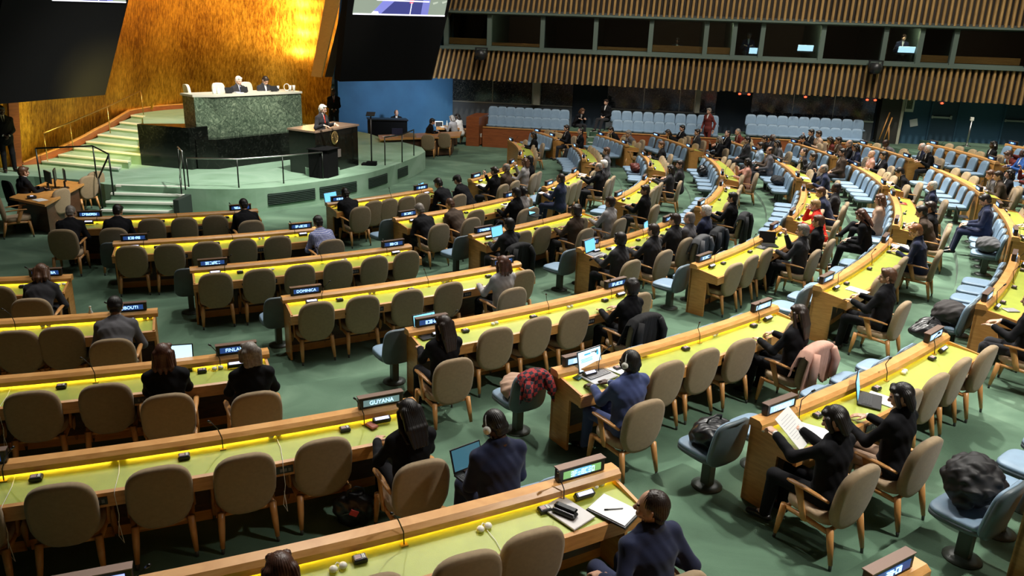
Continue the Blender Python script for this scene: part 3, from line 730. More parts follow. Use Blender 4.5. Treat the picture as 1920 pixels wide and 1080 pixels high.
# thin rails
RAILM = mat('dark_rail', (.03, .035, .03), .35, .8)
def rail(label, posts, tops, lower=SZ, posth=.95, bright=RAILM):
    t = thing('hand_rail', label, 'railing')
    pts = [at(u, v, z) for u, v, z in posts]
    for p, h in zip(pts, tops):
        mb = MB(); mb.tube([p, p+Vector((0, 0, h))], .018, RAILM, 8); mb.obj('post', t)
    mb = MB(); mb.tube([p+Vector((0, 0, h)) for p, h in zip(pts, tops)], .02, bright, 8); mb.obj('top_bar', t)
    return t
rail('long thin stage-edge railing with pale bar in front of the rostrum', [(354, 350, SZ), (448, 352, SZ), (532, 344, SZ), (606, 335, SZ)], [.72, .72, .72, .72], bright=METAL)
t = rail('looped pale hand rail right of the stage steps', [(340, 346, SZ), (348, 356, SZ), (344, 398, 0)], [.95, .95, .9], bright=METAL)
rail('dark stage-edge railing left of the stage steps', [(78, 352, SZ), (183, 345, SZ), (213, 362, SZ-.1)], [.95, .95, .95])
rail('dark hand rail sloping down left of the stage steps', [(213, 366, SZ-.05), (194, 402, 0)], [.95, .9])
rail('thin railing around right stage edge', [(722, 310, SZ), (754, 304, SZ), (776, 292, SZ)], [.85, .85, .85])
# golden hand rail up the dais stair
t = thing('stair_rail', 'slim golden hand rail with posts climbing beside the gold wall', 'railing')
P0 = at(90, 305, .66); P1 = at(138, 283, .85); P2 = at(207, 250, 1.15); P3 = at(269, 215, 1.40)
for p in (P0, P1, P2, P3): mb = MB(); mb.tube([p, p+Vector((0, 0, .82))], .014, BRASS, 8); mb.obj('post', t)
mb = MB(); mb.tube([p+Vector((0, 0, .82)) for p in (P0, P1, P2, P3)], .02, BRASS, 8); mb.obj('top_bar', t)

# ================================================================== DELEGATES' DESKS
DESK_D = .52
def delegate_desk(b, k):
    a0, a1 = BLK[b][k]; r = ROWR(k); z = ROWZ[k]
    arc = R_(a1-a0)*r
    t = thing('delegate_desk', 'long curved wooden delegate desk, %s, %s' % (ROWN[k], SECN[b]), 'desk', group=None)
    lab = {('L', 0): 'curved wooden desk nearest the camera with notepad and grey laptop on it',
           ('L', 1): 'curved wooden desk with the Guyana sign near the camera',
           ('L', 2): 'curved wooden desk with the Finland sign',
           ('L', 4): 'short visible desk end with the Colombia sign at left edge',
           ('M', 0): 'curved wooden desk at lower right where two dark-haired women work'}.get((b, k))
    if lab: t['label'] = lab
    seg = max(6, int(arc*4))
    far = b in 'PQR'
    def sw(name, prof, m, da0=0, da1=0, parent=t):
        mb = MB(); mb.sweep(prof, r, a0+da0, a1-da1, z, m, seg); return mb.obj(name, parent)
    e = math.degrees(.03/r)
    sw('ledge', [(0, .78), (0, .852), (.012, .862), (.11, .862), (.145, .832), (.145, .783), (.132, .783), (.128, .790)], OAKL, -e, -e)
    sw('front_panel', [(.012, 0), (.012, .79), (.04, .79), (.04, 0)], OAK)
    sw('light_strip', [(.042, .782), (.042, .789), (.070, .789), (.070, .785)], STRIP, e, e)
    sw('writing_surface', [(.045, .74), (.045, .757), (.495, .724), (.495, .705)], LEATHER, e*.8, e*.8)
    sw('edge_rail', [(.49, .595), (.49, .728), (.522, .718), (.525, .595)], OAK, -e*.2, -e*.2)
    sw('modesty_panel', [(.05, .12), (.05, .70), (.07, .70), (.07, .12)], WALNUT, e*2, e*2)
    sw('under_tray', [(.05, .66), (.05, .70), (.49, .68), (.49, .62)], WALNUT, e, e)
    for (aa, s) in ((a0, 1), (a1, -1)):
        w = math.degrees(.028/r)*s
        mb = MB()
        mb.sweep([(.0, 0), (.0, .79), (.13, .79), (.14, .788), (.32, .762), (.32, 0)], r, aa, aa+w, z, OAK, 1)
        mb.sweep([(.32, .60), (.32, .762), (.51, .733), (.51, .60)], r, aa, aa+w, z, OAK, 1)
        mb.obj('end_panel', t)
    # consoles, microphones, sockets along the desk
    def pt(f, dr, zz): 
        a = a0+(a1-a0)*f; return pol(r+dr, a, z+zz), R_(a)
    for f in (.19, .47, .82):
        p, a = pt(f, .21, .765); rot = Matrix.Rotation(a-PI/2, 3, 'Z') @ Matrix.Rotation(-.08, 3, 'X')
        mb = MB(); mb.box(p, (.095, .07, .038), BLACK, rot, bev=.008); q = mb.obj('voting_console', t)
        mb = MB(); mb.box(p+rot@Vector((.014, .0, .020)), (.04, .04, .004), mat('console_buttons', (.35, .22, .22), .5), rot); 
        for g in (-.028, -.018): mb.box(p+rot@Vector((g, 0, .020)), (.006, .04, .005), WHITEP, rot)
        mb.obj('button_panel', q)
    for f in ((.13, .55, .87) if not far else (.14, .85)):
        p, a = pt(f, .165, .752); o = Vector((math.cos(a), math.sin(a), 0)); s = Vector((-o.y, o.x, 0))*(.06 if f < .5 else -.05)
        mb = MB(); mb.box(p, (.05, .04, .012), BRASS, Matrix.Rotation(a-PI/2, 3, 'Z'))
        mb.tube([p, p+Vector((0, 0, .10))-o*.01, p+Vector((0, 0, .19))-o*.03+s*.6, p+Vector((0, 0, .28))+o*.02+s*1.6], .0045, BLACK, 6)
        mb.tube([p+Vector((0, 0, .28))+o*.02+s*1.6, p+Vector((0, 0, .305))+o*.04+s*2], .010, BLACK, 8)
        mb.obj('gooseneck_microphone', t)
    for f in ((.30, .66) if not far else ()):
        p, a = pt(f, .529, .655); rot = Matrix.Rotation(a-PI/2, 3, 'Z')
        mb = MB(); mb.box(p, (.20, .012, .065), BLACK, rot)
        for g in (-.07, -.035, .0): mb.box(p+rot@Vector((g, .007, 0)), (.022, .006, .03), mat('socket_grey', (.15, .15, .15), .5), rot)
        mb.obj('socket_panel', t)
        p, a = pt(f-.11, .529, .655); mb = MB(); mb.tube([p, p+rot@Vector((0, .01, 0))], .022, BLACKM, 12); mb.obj('round_speaker', t)
    for f in (.09, .91):
        p, a = pt(f, .20, .782); rot = Matrix.Rotation(a-PI/2, 3, 'Z') @ Matrix.Rotation(-.5, 3, 'X')
        mb = MB(); mb.box(p, (.17, .05, .055), BLACK, rot, bev=.006); q = mb.obj('display_unit', t)
        mb = MB(); mb.box(p+rot@Vector((0, .0, .029)), (.13, .030, .003), SCRW, rot); mb.obj('display_screen', q)
    return t
for b in BLK:
    for k in BLK[b]: delegate_desk(b, k)

# ---- country signs
def text_mesh(s, m, h=.05, maxw=.3, depth=.002):
    cu = bpy.data.curves.new('sign_text', 'FONT'); cu.body = s; cu.size = h*1.35; cu.align_x = 'CENTER'; cu.align_y = 'CENTER'; cu.extrude = depth
    o = bpy.data.objects.new('sign_text', cu); COL.objects.link(o)
    bpy.context.view_layer.update()
    me = bpy.data.meshes.new_from_object(o.evaluated_get(bpy.context.evaluated_depsgraph_get()))
    bpy.data.objects.remove(o, do_unlink=True)
    xs = [v.co.x for v in me.vertices]; ww = max(xs)-min(xs)
    sx = min(1, maxw/ww)
    for v in me.vertices: v.co.x *= sx
    me.materials.clear(); me.materials.append(m)
    return me
def glyph_mesh(n, m, h=.045):
    mb = MB(); w = .26/max(n, 8)
    for i in range(n):
        x = (i-(n-1)/2)*w
        for k in range(3):
            if RNG.rand() < .7: mb.box((x, (k-1)*h*.42, 0), (w*.7, h*.16, .003), m)
        for sx in (-1, 1):
            if RNG.rand() < .75: mb.box((x+sx*w*.3, 0, 0), (w*.16, h, .003), m)
    return mb.mesh('letters')
TEXTS = {('L', 1, 1): 'GUYANA', ('L', 1, 0): 'GUINEA-BISSAU', ('L', 2, 1): 'FINLAND', ('L', 3, 1): 'DJIBOUTI', ('L', 4, 1): 'COLOMBIA', ('M', 3, 0): 'DOMINICA'}
UNK = [glyph_mesh(n, SIGNTXT) for n in (5, 6, 7, 8, 9, 7)]
def nameplate(b, k, side, idx):
    a0, a1 = BLK[b][k]; r = ROWR(k)
    e = math.degrees(.31/r)
    a = a0+e if side == 0 else a1-e
    txt = TEXTS.get((b, k, side))
    where = ['left end', 'right end'][side] if b in 'LMN' else ['near end', 'far end'][side]
    if txt: lab = 'illuminated desk sign reading %s' % txt
    else: lab = 'small blue-lit country sign, %s of %s desk, %s' % (where, ROWN[k], SECN[b])
    if (b, k, side) == ('L', 0, 1): lab = 'green and blue lit country sign on nearest desk above the white notepad'
    if (b, k, side) == ('L', 0, 0): lab = 'bright lilac-blue country sign at the bottom left picture edge'
    t = thing('country_sign', lab, 'sign', pol(r+.055, a, ROWZ[k]+.863), R_(a)-PI/2, None)
    # local +Y faces the delegates
    mb = MB(); mb.box((0, 0, .055), (.43, .065, .11), BLACK, bev=.008); mb.obj('housing', t)
    mb = MB(); mb.box((0, 0, .113), (.44, .075, .008), SIGNTOP); mb.obj('top_cap', t)
    scr = SIGNSCR
    if (b, k) == ('L', 0): scr = mat('sign_screen_green', (.1, .2, .08), .3, emit=(.14, .32, .10), estr=1) if side else mat('sign_screen_lilac', (.2, .3, .8), .3, emit=(.34, .42, .95), estr=1.1)
    if b == 'M' and k in (0, 1): scr = mat('sign_screen_pale', (.2, .3, .5), .3, emit=(.30, .50, .72), estr=1)
    if b == 'L' and k == 1 and side: scr = mat('sign_screen_grey', (.08, .14, .14), .3, emit=(.09, .15, .15), estr=1)
    mb = MB(); mb.box((0, .034, .055), (.35, .004, .062), scr); mb.obj('screen', t)
    mb = MB(); mb.box((0, -.034, .055), (.35, .004, .062), SIGNSCR); mb.obj('rear_screen', t)
    if (b, k, side) == ('L', 0, 1): mb = MB(); mb.box((0, .0355, .055), (.16, .004, .062), mat('sign_blue_block', (.1, .3, .8), .3, emit=(.12, .36, .85), estr=1)); mb.obj('blue_field', t)
    me = text_mesh(txt, SIGNTXT, .042, .27) if txt else UNK[idx % len(UNK)]
    RF = Matrix(((-1, 0, 0, 0), (0, 0, 1, .0395), (0, 1, 0, .055), (0, 0, 0, 1)))
    link('lettering', me, t, RF)
    RB = Matrix(((1, 0, 0, 0), (0, 0, -1, -.038), (0, 1, 0, .055), (0, 0, 0, 1)))
    if b in 'PQR': link('rear_lettering', me, t, RB)
    return t
i = 0
for b in BLK:
    for k in BLK[b]:
        for s in (0, 1):
            if (b, k, s) in (('L', 4, 0), ('L', 3, 0), ('L', 2, 0), ('L', -1, 0), ('M', -1, 1)): continue
            nameplate(b, k, s, i); i += 1

# ================================================================== CHAIRS
def oval(w, h, n=28, p=2.6, flat=.0):
    out = []
    for j in range(n):
        a = 2*PI*j/n; c, s = math.cos(a), math.sin(a)
        out.append((w*abs(c)**(2/p)*(1 if c > 0 else -1), h*abs(s)**(2/p)*(1 if s > 0 else -1)))
    return out
def chair_meshes():
    M = {}
    # local frame: sitter faces +Y, origin on the floor under the seat centre
    H = .96
    rec = .20
    def back_ring(scale, off, bulge):
        ring = []
        for x, y in oval(.250*scale, .297*scale, 32, 3.0):
            w = 1+.03*(y/.315) - (.13 if y < -.1 else 0)*((-y-.1)/.215 if y < -.1 else 0)
            xx = x*w; zz = y+.611
            yy = -.235-(zz-.45)*.15+off + .9*(xx*xx)*bulge
            ring.append((xx, yy, zz))
        return ring
    mb = MB()
    rings = [back_ring(.86, -.052, .30), back_ring(.97, -.045, .30), back_ring(1, -.02, .30), back_ring(1.0, .005, .30), back_ring(.96, .03, .3), back_ring(.8, .036, .3)]
    mb.loft(rings, FABRIC, True); M['backrest'] = mb.mesh('backrest')
    mb = MB(); rings = []
    for s, z in ((.90, .355), (1, .37), (1, .415), (.95, .438), (.8, .446)):
        rings.append([(x*1.0, y+.015, z+(y*.06)) for x, y in oval(.235*s, .24*s, 28, 3.2)])
    mb.loft(rings, FABRICS, True); M['seat'] = mb.mesh('seat')
    mb = MB()
    for s in (-1, 1):
        mb.tube([(s*.225, .22, .335), (s*.23, 0, .34), (s*.215, -.23, .315)], [.02, .024, .022], CHAIRWOOD, 8)
    mb.tube([(-.22, .20, .335), (.22, .20, .335)], .018, CHAIRWOOD, 8); mb.tube([(-.21, -.20, .32), (.21, -.20, .32)], .018, CHAIRWOOD, 8)
    M['seat_frame'] = mb.mesh('seat_frame')
    for nm, (x0, y0, x1, y1) in {'leg_fl': (-.23, .21, -.24, .25), 'leg_fr': (.23, .21, .24, .25), 'leg_bl': (-.210, -.22, -.225, -.29), 'leg_br': (.210, -.22, .225, -.29)}.items():
        mb = MB(); mb.tube([(x0, y0, .355), (x0*.5+x1*.5, (y0+y1)/2, .2), (x1, y1, .05)], [.032, .028, .018], CHAIRWOOD, 8)
        mb.tube([(x1, y1, .05), (x1*1.01, y1*1.01, 0)], [.015, .013], mat('dark_leg_tip', (.05, .05, .045), .5), 8)
        M[nm] = mb.mesh('leg')
    for nm, s in (('arm_l', -1), ('arm_r', 1)):
        mb = MB()
        rings = []
        for f, w, h in ((0, .012, .010), (.08, .026, .014), (.4, .030, .016), (.8, .022, .014), (1, .014, .010)):
            y = .20-.39*f; z = .620-.03*f+.01*math.sin(f*3); x = s*(.262-.022*f)
            rings.append([(x+w*math.cos(q*PI/4), y, z+h*math.sin(q*PI/4)) for q in range(8)])
        mb.loft(rings, CHAIRWOOD, True)
        mb.loft([[(s*.250+.017*math.cos(q*PI/4), .10-.10*g+.045*(1-.3*g)*math.sin(q*PI/4), .615-.29*g) for q in range(8)] for g in (0, .3, .7, 1)], CHAIRWOOD, True)
        M[nm] = mb.mesh('armrest')
    return M
CM = chair_meshes()
PARTS = [('backrest', 'backrest'), ('seat', 'seat'), ('seat_frame', 'seat_frame'), ('leg', 'leg_fl'), ('leg', 'leg_fr'), ('leg', 'leg_bl'), ('leg', 'leg_br'), ('armrest', 'arm_l'), ('armrest', 'arm_r')]
proto = None
def beige_chair(label, group, loc, rz):
    t = thing('armchair', label, 'chair', loc, rz, group)
    for n_, k_ in PARTS: link(n_, CM[k_], t)
    return t
def blue_meshes():
    M = {}
    def br(s, off):
        out = []
        for x, y in oval(.225*s, .245*s, 28, 4.2):
            w = 1-.06*(y/.245); zz = y+.575; out.append((x*w, -.20-(zz-.42)*.17+off+.55*x*x, zz))
        return out
    mb = MB(); mb.loft([br(.95, -.04), br(1, -.03), br(1, 0)], BLUE_B, True); M['back_shell'] = mb.mesh('back_shell')
    mb = MB(); mb.loft([br(.985, 0), br(.975, .022), br(.9, .035), br(.6, .036)], BLUE_F, True); M['backrest'] = mb.mesh('backrest')
    mb = MB(); rings = []
    for s, z in ((.88, .345), (1, .37), (1, .405)): rings.append([(x, y+.03, z) for x, y in oval(.235*s, .235*s, 28, 4)])
    mb.loft(rings, BLUE_B, True); M['seat_shell'] = mb.mesh('seat_shell')
    mb = MB(); rings = []
    for s, z in ((.99, .405), (.98, .43), (.92, .443), (.6, .445)): rings.append([(x, y+.03, z) for x, y in oval(.235*s, .235*s, 28, 4)])
    mb.loft(rings, BLUE_F, True); M['seat'] = mb.mesh('seat')
    mb = MB(); mb.box((0, -.02, .19), (.09, .11, .38), POST, bev=.015); M['post'] = mb.mesh('post')
    mb = MB(); mb.lathe([(.15, 0), (.15, .012), (.09, .03), (.05, .035)], (0, -.02, 0), POST, 18); M['floor_plate'] = mb.mesh('floor_plate')
    return M
BM = blue_meshes()
def blue_chair(label, group, loc, rz, post=True):
    t = thing('pedestal_seat', label, 'chair', loc, rz, group)
    for n_ in ('backrest', 'back_shell', 'seat', 'seat_shell')+(('post', 'floor_plate') if post else ()): link(n_, BM[n_], t)
    return t
# occupied seats (filled in by the people list) -> chair pulled back
OCC = {}
def face_rz(a): return R_(a)+PI/2          # local +Y looks towards the podium centre
SLOT0 = {('M', 1): (-55.6, 1.66), ('M', 0): (-54.0, 1.58)}
def slot_angle(b, k, i):
    if (b, k) in SLOT0: return SLOT0[(b, k)][0]+SLOT0[(b, k)][1]*i
    a0, a1 = BLK[b][k]; return a0+(a1-a0)*(i+.5)/6+SHIFT.get((b, k), 0)
SEAT_OCC = .72; SEAT_EMPTY = .285
# ================================================================== PEOPLE: smooth-blended bodies meshed from distance fields
def V3(*a): return np.array(a, float)
class SDF:
    """list of primitives smooth-blended on a regular grid, meshed by surface nets"""
    def __init__(s, k=.025): s.P = []; s.N = []; s.k = k
    def cap(s, a, b, ra, rb=None, sc=(1, 1, 1), neg=False):
        (s.N if neg else s.P).append(('c', np.array(a, float), np.array(b, float), ra, ra if rb is None else rb, np.array(sc, float))); return s
    def ell(s, c, r, rot=None, neg=False):
        (s.N if neg else s.P).append(('e', np.array(c, float), np.array(r, float), rot)); return s
    def bounds(s):
        lo = np.full(3, 1e9); hi = -lo
        for p in s.P:
            if p[0] == 'c':
                r = max(p[3], p[4])/p[5].min()
                for q in (p[1], p[2]): lo = np.minimum(lo, q-r); hi = np.maximum(hi, q+r)
            else:
                r = p[2].max() if p[3] is not None else p[2]
                lo = np.minimum(lo, p[1]-r); hi = np.maximum(hi, p[1]+r)
        return lo, hi
    def prim(s, p, X, Y, Z):
        if p[0] == 'c':
            sc = p[5]; m = sc.min()
            ax, ay, az = p[1]; bx, by, bz = p[2]
            # scaled space about the segment
            px, py, pz = (X-ax)*sc[0], (Y-ay)*sc[1], (Z-az)*sc[2]
            dx, dy, dz = (bx-ax)*sc[0], (by-ay)*sc[1], (bz-az)*sc[2]
            L = dx*dx+dy*dy+dz*dz+1e-12
            t = np.clip((px*dx+py*dy+pz*dz)/L, 0, 1)
            d = np.sqrt((px-t*dx)**2+(py-t*dy)**2+(pz-t*dz)**2)
            return d-(p[3]+(p[4]-p[3])*t)
        c = p[1]; r = p[2]; px, py, pz = X-c[0], Y-c[1], Z-c[2]
        if p[3] is not None:
            R = p[3]; q = (R[0, 0]*px+R[1, 0]*py+R[2, 0]*pz, R[0, 1]*px+R[1, 1]*py+R[2, 1]*pz, R[0, 2]*px+R[1, 2]*py+R[2, 2]*pz); px, py, pz = q
        k = np.sqrt((px/r[0])**2+(py/r[1])**2+(pz/r[2])**2)
        return (k-1)*r.min()
    def mesh(s, h):
        lo, hi = s.bounds(); lo = lo-2*h; hi = hi+2*h
        n = np.ceil((hi-lo)/h).astype(int)+1
        F = np.full(n, .5, np.float32)
        ax = [lo[i]+h*np.arange(n[i]) for i in range(3)]
        k = s.k
        def region(p, pad):
            if p[0] == 'c':
                r = max(p[3], p[4])/p[5].min()+pad
                a = np.minimum(p[1], p[2])-r; b = np.maximum(p[1], p[2])+r
            else:
                r = (np.full(3, p[2].max()) if p[3] is not None else p[2])+pad; a = p[1]-r; b = p[1]+r
            i0 = np.clip(np.floor((a-lo)/h).astype(int), 0, n-1); i1 = np.clip(np.ceil((b-lo)/h).astype(int)+1, 1, n)
            return tuple(slice(i0[i], i1[i]) for i in range(3))
        for p in s.P:
            R = region(p, k+2*h)
            X = ax[0][R[0]][:, None, None]; Y = ax[1][R[1]][None, :, None]; Z = ax[2][R[2]][None, None, :]
            d = s.prim(p, X, Y, Z); f = F[R]
            hh = np.clip(.5+.5*(f-d)/k, 0, 1) if k > 0 else (f > d)*1.
            F[R] = f*(1-hh)+d*hh-k*hh*(1-hh)
        for p in s.N:
            R = region(p, 3*h)
            X = ax[0][R[0]][:, None, None]; Y = ax[1][R[1]][None, :, None]; Z = ax[2][R[2]][None, None, :]
            F[R] = np.maximum(F[R], -s.prim(p, X, Y, Z))
        return nets(F, lo, h)
def nets(F, lo, h):
    S = F < 0; nx, ny, nz = F.shape
    c = [(i, j, k) for i in (0, 1) for j in (0, 1) for k in (0, 1)]
    def sub(A, i, j, k): return A[i:nx-1+i, j:ny-1+j, k:nz-1+k]
    cnt = sum(sub(S, *q).astype(np.int8) for q in c)
    act = (cnt > 0) & (cnt < 8)
    I = np.argwhere(act)
    if len(I) == 0: return np.zeros((0, 3)), np.zeros((0, 4), int)
    idx = np.full(act.shape, -1, np.int64); idx[act] = np.arange(len(I))
    P = np.zeros((len(I), 3)); W = np.zeros(len(I))
    for (i, j, k) in c:
        for d in range(3):
            q = [i, j, k]
            if q[d]: continue
            q2 = list(q); q2[d] = 1
            a = F[I[:, 0]+q[0], I[:, 1]+q[1], I[:, 2]+q[2]]; b = F[I[:, 0]+q2[0], I[:, 1]+q2[1], I[:, 2]+q2[2]]
            m = (a < 0) != (b < 0)
            t = np.where(m, a/np.where(m, a-b, 1), 0)
            pos = np.tile(np.array(q, float), (len(I), 1)); pos[:, d] += t
            P[m] += pos[m]; W[m] += 1
    V = lo+(I+P/W[:, None])*h
    Q = []
    for d in range(3):
        e = [0, 0, 0]; e[d] = 1
        a = S[:nx-e[0], :ny-e[1], :nz-e[2]]; b = S[e[0]:, e[1]:, e[2]:]
        E = np.argwhere(a != b); o = [x for x in range(3) if x != d]
        ok = (E[:, o[0]] > 0) & (E[:, o[1]] > 0) & (E[:, o[0]] < F.shape[o[0]]-1) & (E[:, o[1]] < F.shape[o[1]]-1)
        E = E[ok]
        if not len(E): continue
        ins = S[E[:, 0], E[:, 1], E[:, 2]]
        def at_(du, dv):
            q = E.copy(); q[:, o[0]] -= du; q[:, o[1]] -= dv; return idx[q[:, 0], q[:, 1], q[:, 2]]
        quad = np.stack([at_(1, 1), at_(0, 1), at_(0, 0), at_(1, 0)], 1)
        flip = ins if d != 1 else ~ins
        quad[~flip] = quad[~flip][:, ::-1]
        Q.append(quad)
    Q = np.concatenate(Q); Q = Q[(Q >= 0).all(1)]
    return V, Q
def npmesh(name, V, Q, mats, mi=None):
    me = bpy.data.meshes.new(name)
    me.vertices.add(len(V)); me.vertices.foreach_set('co', V.astype(np.float32).ravel())
    me.loops.add(len(Q)*4); me.loops.foreach_set('vertex_index', Q.astype(np.int32).ravel())
    me.polygons.add(len(Q)); me.polygons.foreach_set('loop_start', np.arange(len(Q), dtype=np.int32)*4)
    if mi is not None: me.polygons.foreach_set('material_index', mi.astype(np.int32))
    me.polygons.foreach_set('use_smooth', np.ones(len(Q), bool))
    for m in mats: me.materials.append(m)
    me.update(calc_edges=True); me.validate()
    return me

# ---- head (local: origin at the base of the skull / top of neck, face towards +Y)
def head_field(h):
    s = SDF(.012)
    s.ell((0, -.012, .115), (.076, .096, .094)).ell((0, .018, .085), (.066, .078, .085))
    s.ell((0, .052, .022), (.040, .040, .030)).cap((-.045, .02, .035), (0, .068, .012), .020, .020).cap((.045, .02, .035), (0, .068, .012), .020, .020)
    s.cap((0, .092, .085), (0, .112, .058), .009, .014).ell((0, .104, .054), (.018, .012, .010))
    s.cap((-.04, .082, .102), (.04, .082, .102), .012)
    s.ell((-.046, .068, .055), (.020, .018, .02)).ell((.046, .068, .055), (.020, .018, .02))
    s.cap((-.02, .089, .030), (.02, .089, .030), .008)
    s.cap((-.018, .087, .022), (.018, .087, .022), .008)
    for x in (-1, 1):
        s.ell((x*.078, -.005, .072), (.010, .020, .032)); s.cap((x*.083, -.012, .09), (x*.086, -.02, .10), .008)
        s.ell((x*.031, .092, .083), (.015, .012, .009), neg=True)
    s.cap((0, -.015, .04), (0, -.022, -.06), .051, .050)
    V, Q = s.mesh(h)
    # eyeballs
    E = []
    for x in (-1, 1):
        q = SDF(.001); q.ell((x*.031, .083, .083), (.012, .012, .010)); E.append(q.mesh(.004))
    mi = np.zeros(len(Q), int)
    C = V[Q].mean(1)
    lips = (np.abs(C[:, 0]) < .024) & (C[:, 1] > .088) & (C[:, 2] > .016) & (C[:, 2] < .036); mi[lips] = 1
    brow = (np.abs(np.abs(C[:, 0])-.034) < .018) & (C[:, 1] > .07) & (C[:, 2] > .101) & (C[:, 2] < .112); mi[brow] = 2
    Vs = [V]; Qs = [Q]; Ms = [mi]; n = len(V)
    for v, q in E:
        c = v[q].mean(1); m = np.where((c[:, 1] > .092), 2, 3)
        Vs.append(v); Qs.append(q+n); Ms.append(m); n += len(v)
    return np.concatenate(Vs), np.concatenate(Qs), np.concatenate(Ms)
HEADS = {.0055: head_field(.0055), .011: head_field(.011)}
# ---- hands (local: wrist at origin, fingers along +Y, palm facing -Z, right hand has the thumb towards -X)
def hand_field(kind, h):
    s = SDF(.007)
    s.ell((0, .045, -.002), (.040, .050, .014)); s.cap((0, -.02, 0), (0, .02, 0), .024, .026, (1, 1, 1.35))
    s.ell((-.022, .03, -.006), (.018, .03, .014))
    curl = {'flat': .22, 'type': .5, 'hold': .95, 'pen': .8}[kind]
    for i, (x, L) in enumerate([(-.028, .078), (-.0095, .088), (.0095, .082), (.027, .064)]):
        p = V3(x, .078, .0); a = .10+curl*(.6+.1*i); sp = (i-1.5)*.07
        rad = .0088 if i < 3 else .0078
        for seg, f in ((0, .45), (1, .31), (2, .24)):
            q = p+L*f*V3(math.sin(sp)*math.cos(a), math.cos(a)*math.cos(sp), -math.sin(a))
            s.cap(p, q, rad*(1-.06*seg), rad*(.95-.08*seg)); p = q; a += curl*.75
    p = V3(-.026, .018, -.004); a = V3(-.062, .052, -.012 if kind in ('flat', 'type') else -.022); b = a+V3(-.004 if kind == 'flat' else .012, .030, -.010)
    s.cap(p, a, .014, .0105); s.cap(a, b, .0105, .0085)
    return s.mesh(h)
HANDS = {(k, h): hand_field(k, h) for k in ('flat', 'type', 'hold', 'pen') for h in (.0035, .007)}

# ---- hair styles on the head frame
def hair_field(style, h):
    s = SDF(.014)
    if style in ('short', 'thin', 'bald', 'curly'):
        g = {'short': .010, 'thin': .004, 'bald': .006, 'curly': .026}[style]
        s.ell((0, -.022, .118), (.077+g, .094+g, .094+g)); s.cap((-.03, -.075, .065), (.03, -.075, .065), .036+g*.4, .036+g*.4); s.cap((-.02, -.06, .02), (.02, -.06, .02), .036+g*.3)
        if style == 'short': s.cap((-.04, .05, .175), (.045, .055, .178), .026, .03)
        if style == 'curly':
            for j in range(26):
                a, b = RNG.uniform(-.6, PI+.6), RNG.uniform(.1, 1.3)
                s.ell((.088*math.cos(a)*math.cos(b), -.03-.09*math.sin(a)*math.cos(b), .118+.10*math.sin(b)), (.026, .026, .026))
        s.ell((0, .10, .055), (.070, .062, .078), neg=True); s.ell((0, .115, .105), (.058, .05, .040), neg=True)
        s.ell((0, -.06, -.055), (.12, .12, .058), neg=True)
        for x in (-1, 1): s.ell((x*.095, .0, .05), (.03, .022, .045), neg=True)
        if style == 'bald': s.ell((0, .02, .215), (.075, .10, .085), neg=True)
        if style == 'thin': s.ell((0, .08, .19), (.05, .05, .06), neg=True)
    else:
        s.ell((0, -.022, .118), (.086, .101, .103)); s.cap((-.045, .055, .17), (.05, .05, .172), .028, .03)
        if style == 'long':
            for x in (-.062, -.03, 0, .03, .062):
                s.cap((x, -.065, .11), (x*1.25, -.095, -.05), .042, .032); s.cap((x*1.25, -.095, -.05), (x*1.0, -.105, -.21), .032, .014)
            for x in (-1, 1): s.cap((x*.082, .02, .11), (x*.10, .0, -.05), .022, .026); s.cap((x*.10, .0, -.05), (x*.09, -.05, -.16), .026, .016)
        if style == 'mid':
            for x in (-.06, -.02, .02, .06): s.cap((x, -.065, .11), (x*1.25, -.085+.012*math.sin(x*90), -.03), .044, .034); s.cap((x*1.25, -.085+.012*math.sin(x*90), -.03), (x*1.1+.012*math.sin(x*140), -.09, -.085-.02*math.cos(x*60)), .034, .014)
            for x in (-1, 1): s.cap((x*.084, .025, .11), (x*.097, .01, -.03), .022, .022)
        if style == 'bob':
            for x in (-.06, -.02, .02, .06): s.cap((x, -.06, .11), (x*1.1, -.075, -.015), .046, .034)
            for x in (-1, 1): s.cap((x*.084, .03, .12), (x*.088, .025, .02), .024, .024)
        if style == 'bun': s.ell((0, -.12, .10), (.045, .035, .045))
        if style == 'tail':
            s.ell((0, -.125, .12), (.03, .03, .03)); s.cap((0, -.13, .12), (.0, -.15, -.02), .028, .030); s.cap((0, -.15, -.02), (.01, -.14, -.15), .030, .012)
        s.ell((0, .105, .055), (.064, .070, .082), neg=True); s.ell((0, .115, .10), (.054, .05, .045), neg=True)
    V, Q = s.mesh(h)
    # strand-like relief
    d = V-np.array([0, -.02, .1]); az = np.arctan2(d[:, 0], -d[:, 1])
    n = d/np.maximum(np.linalg.norm(d, axis=1)[:, None], 1e-6)
    V = V+n*(.0022*np.sin(az*38+V[:, 2]*30))[:, None]
    return V, Q
HAIRM = {}
def hair_mesh(style, h):
    if (style, h) not in HAIRM:
        V, Q = hair_field(style, h); HAIRM[(style, h)] = npmesh('hair', V, Q, [mat('hair_black', (.012, .009, .008), .45)])
    return HAIRM[(style, h)]

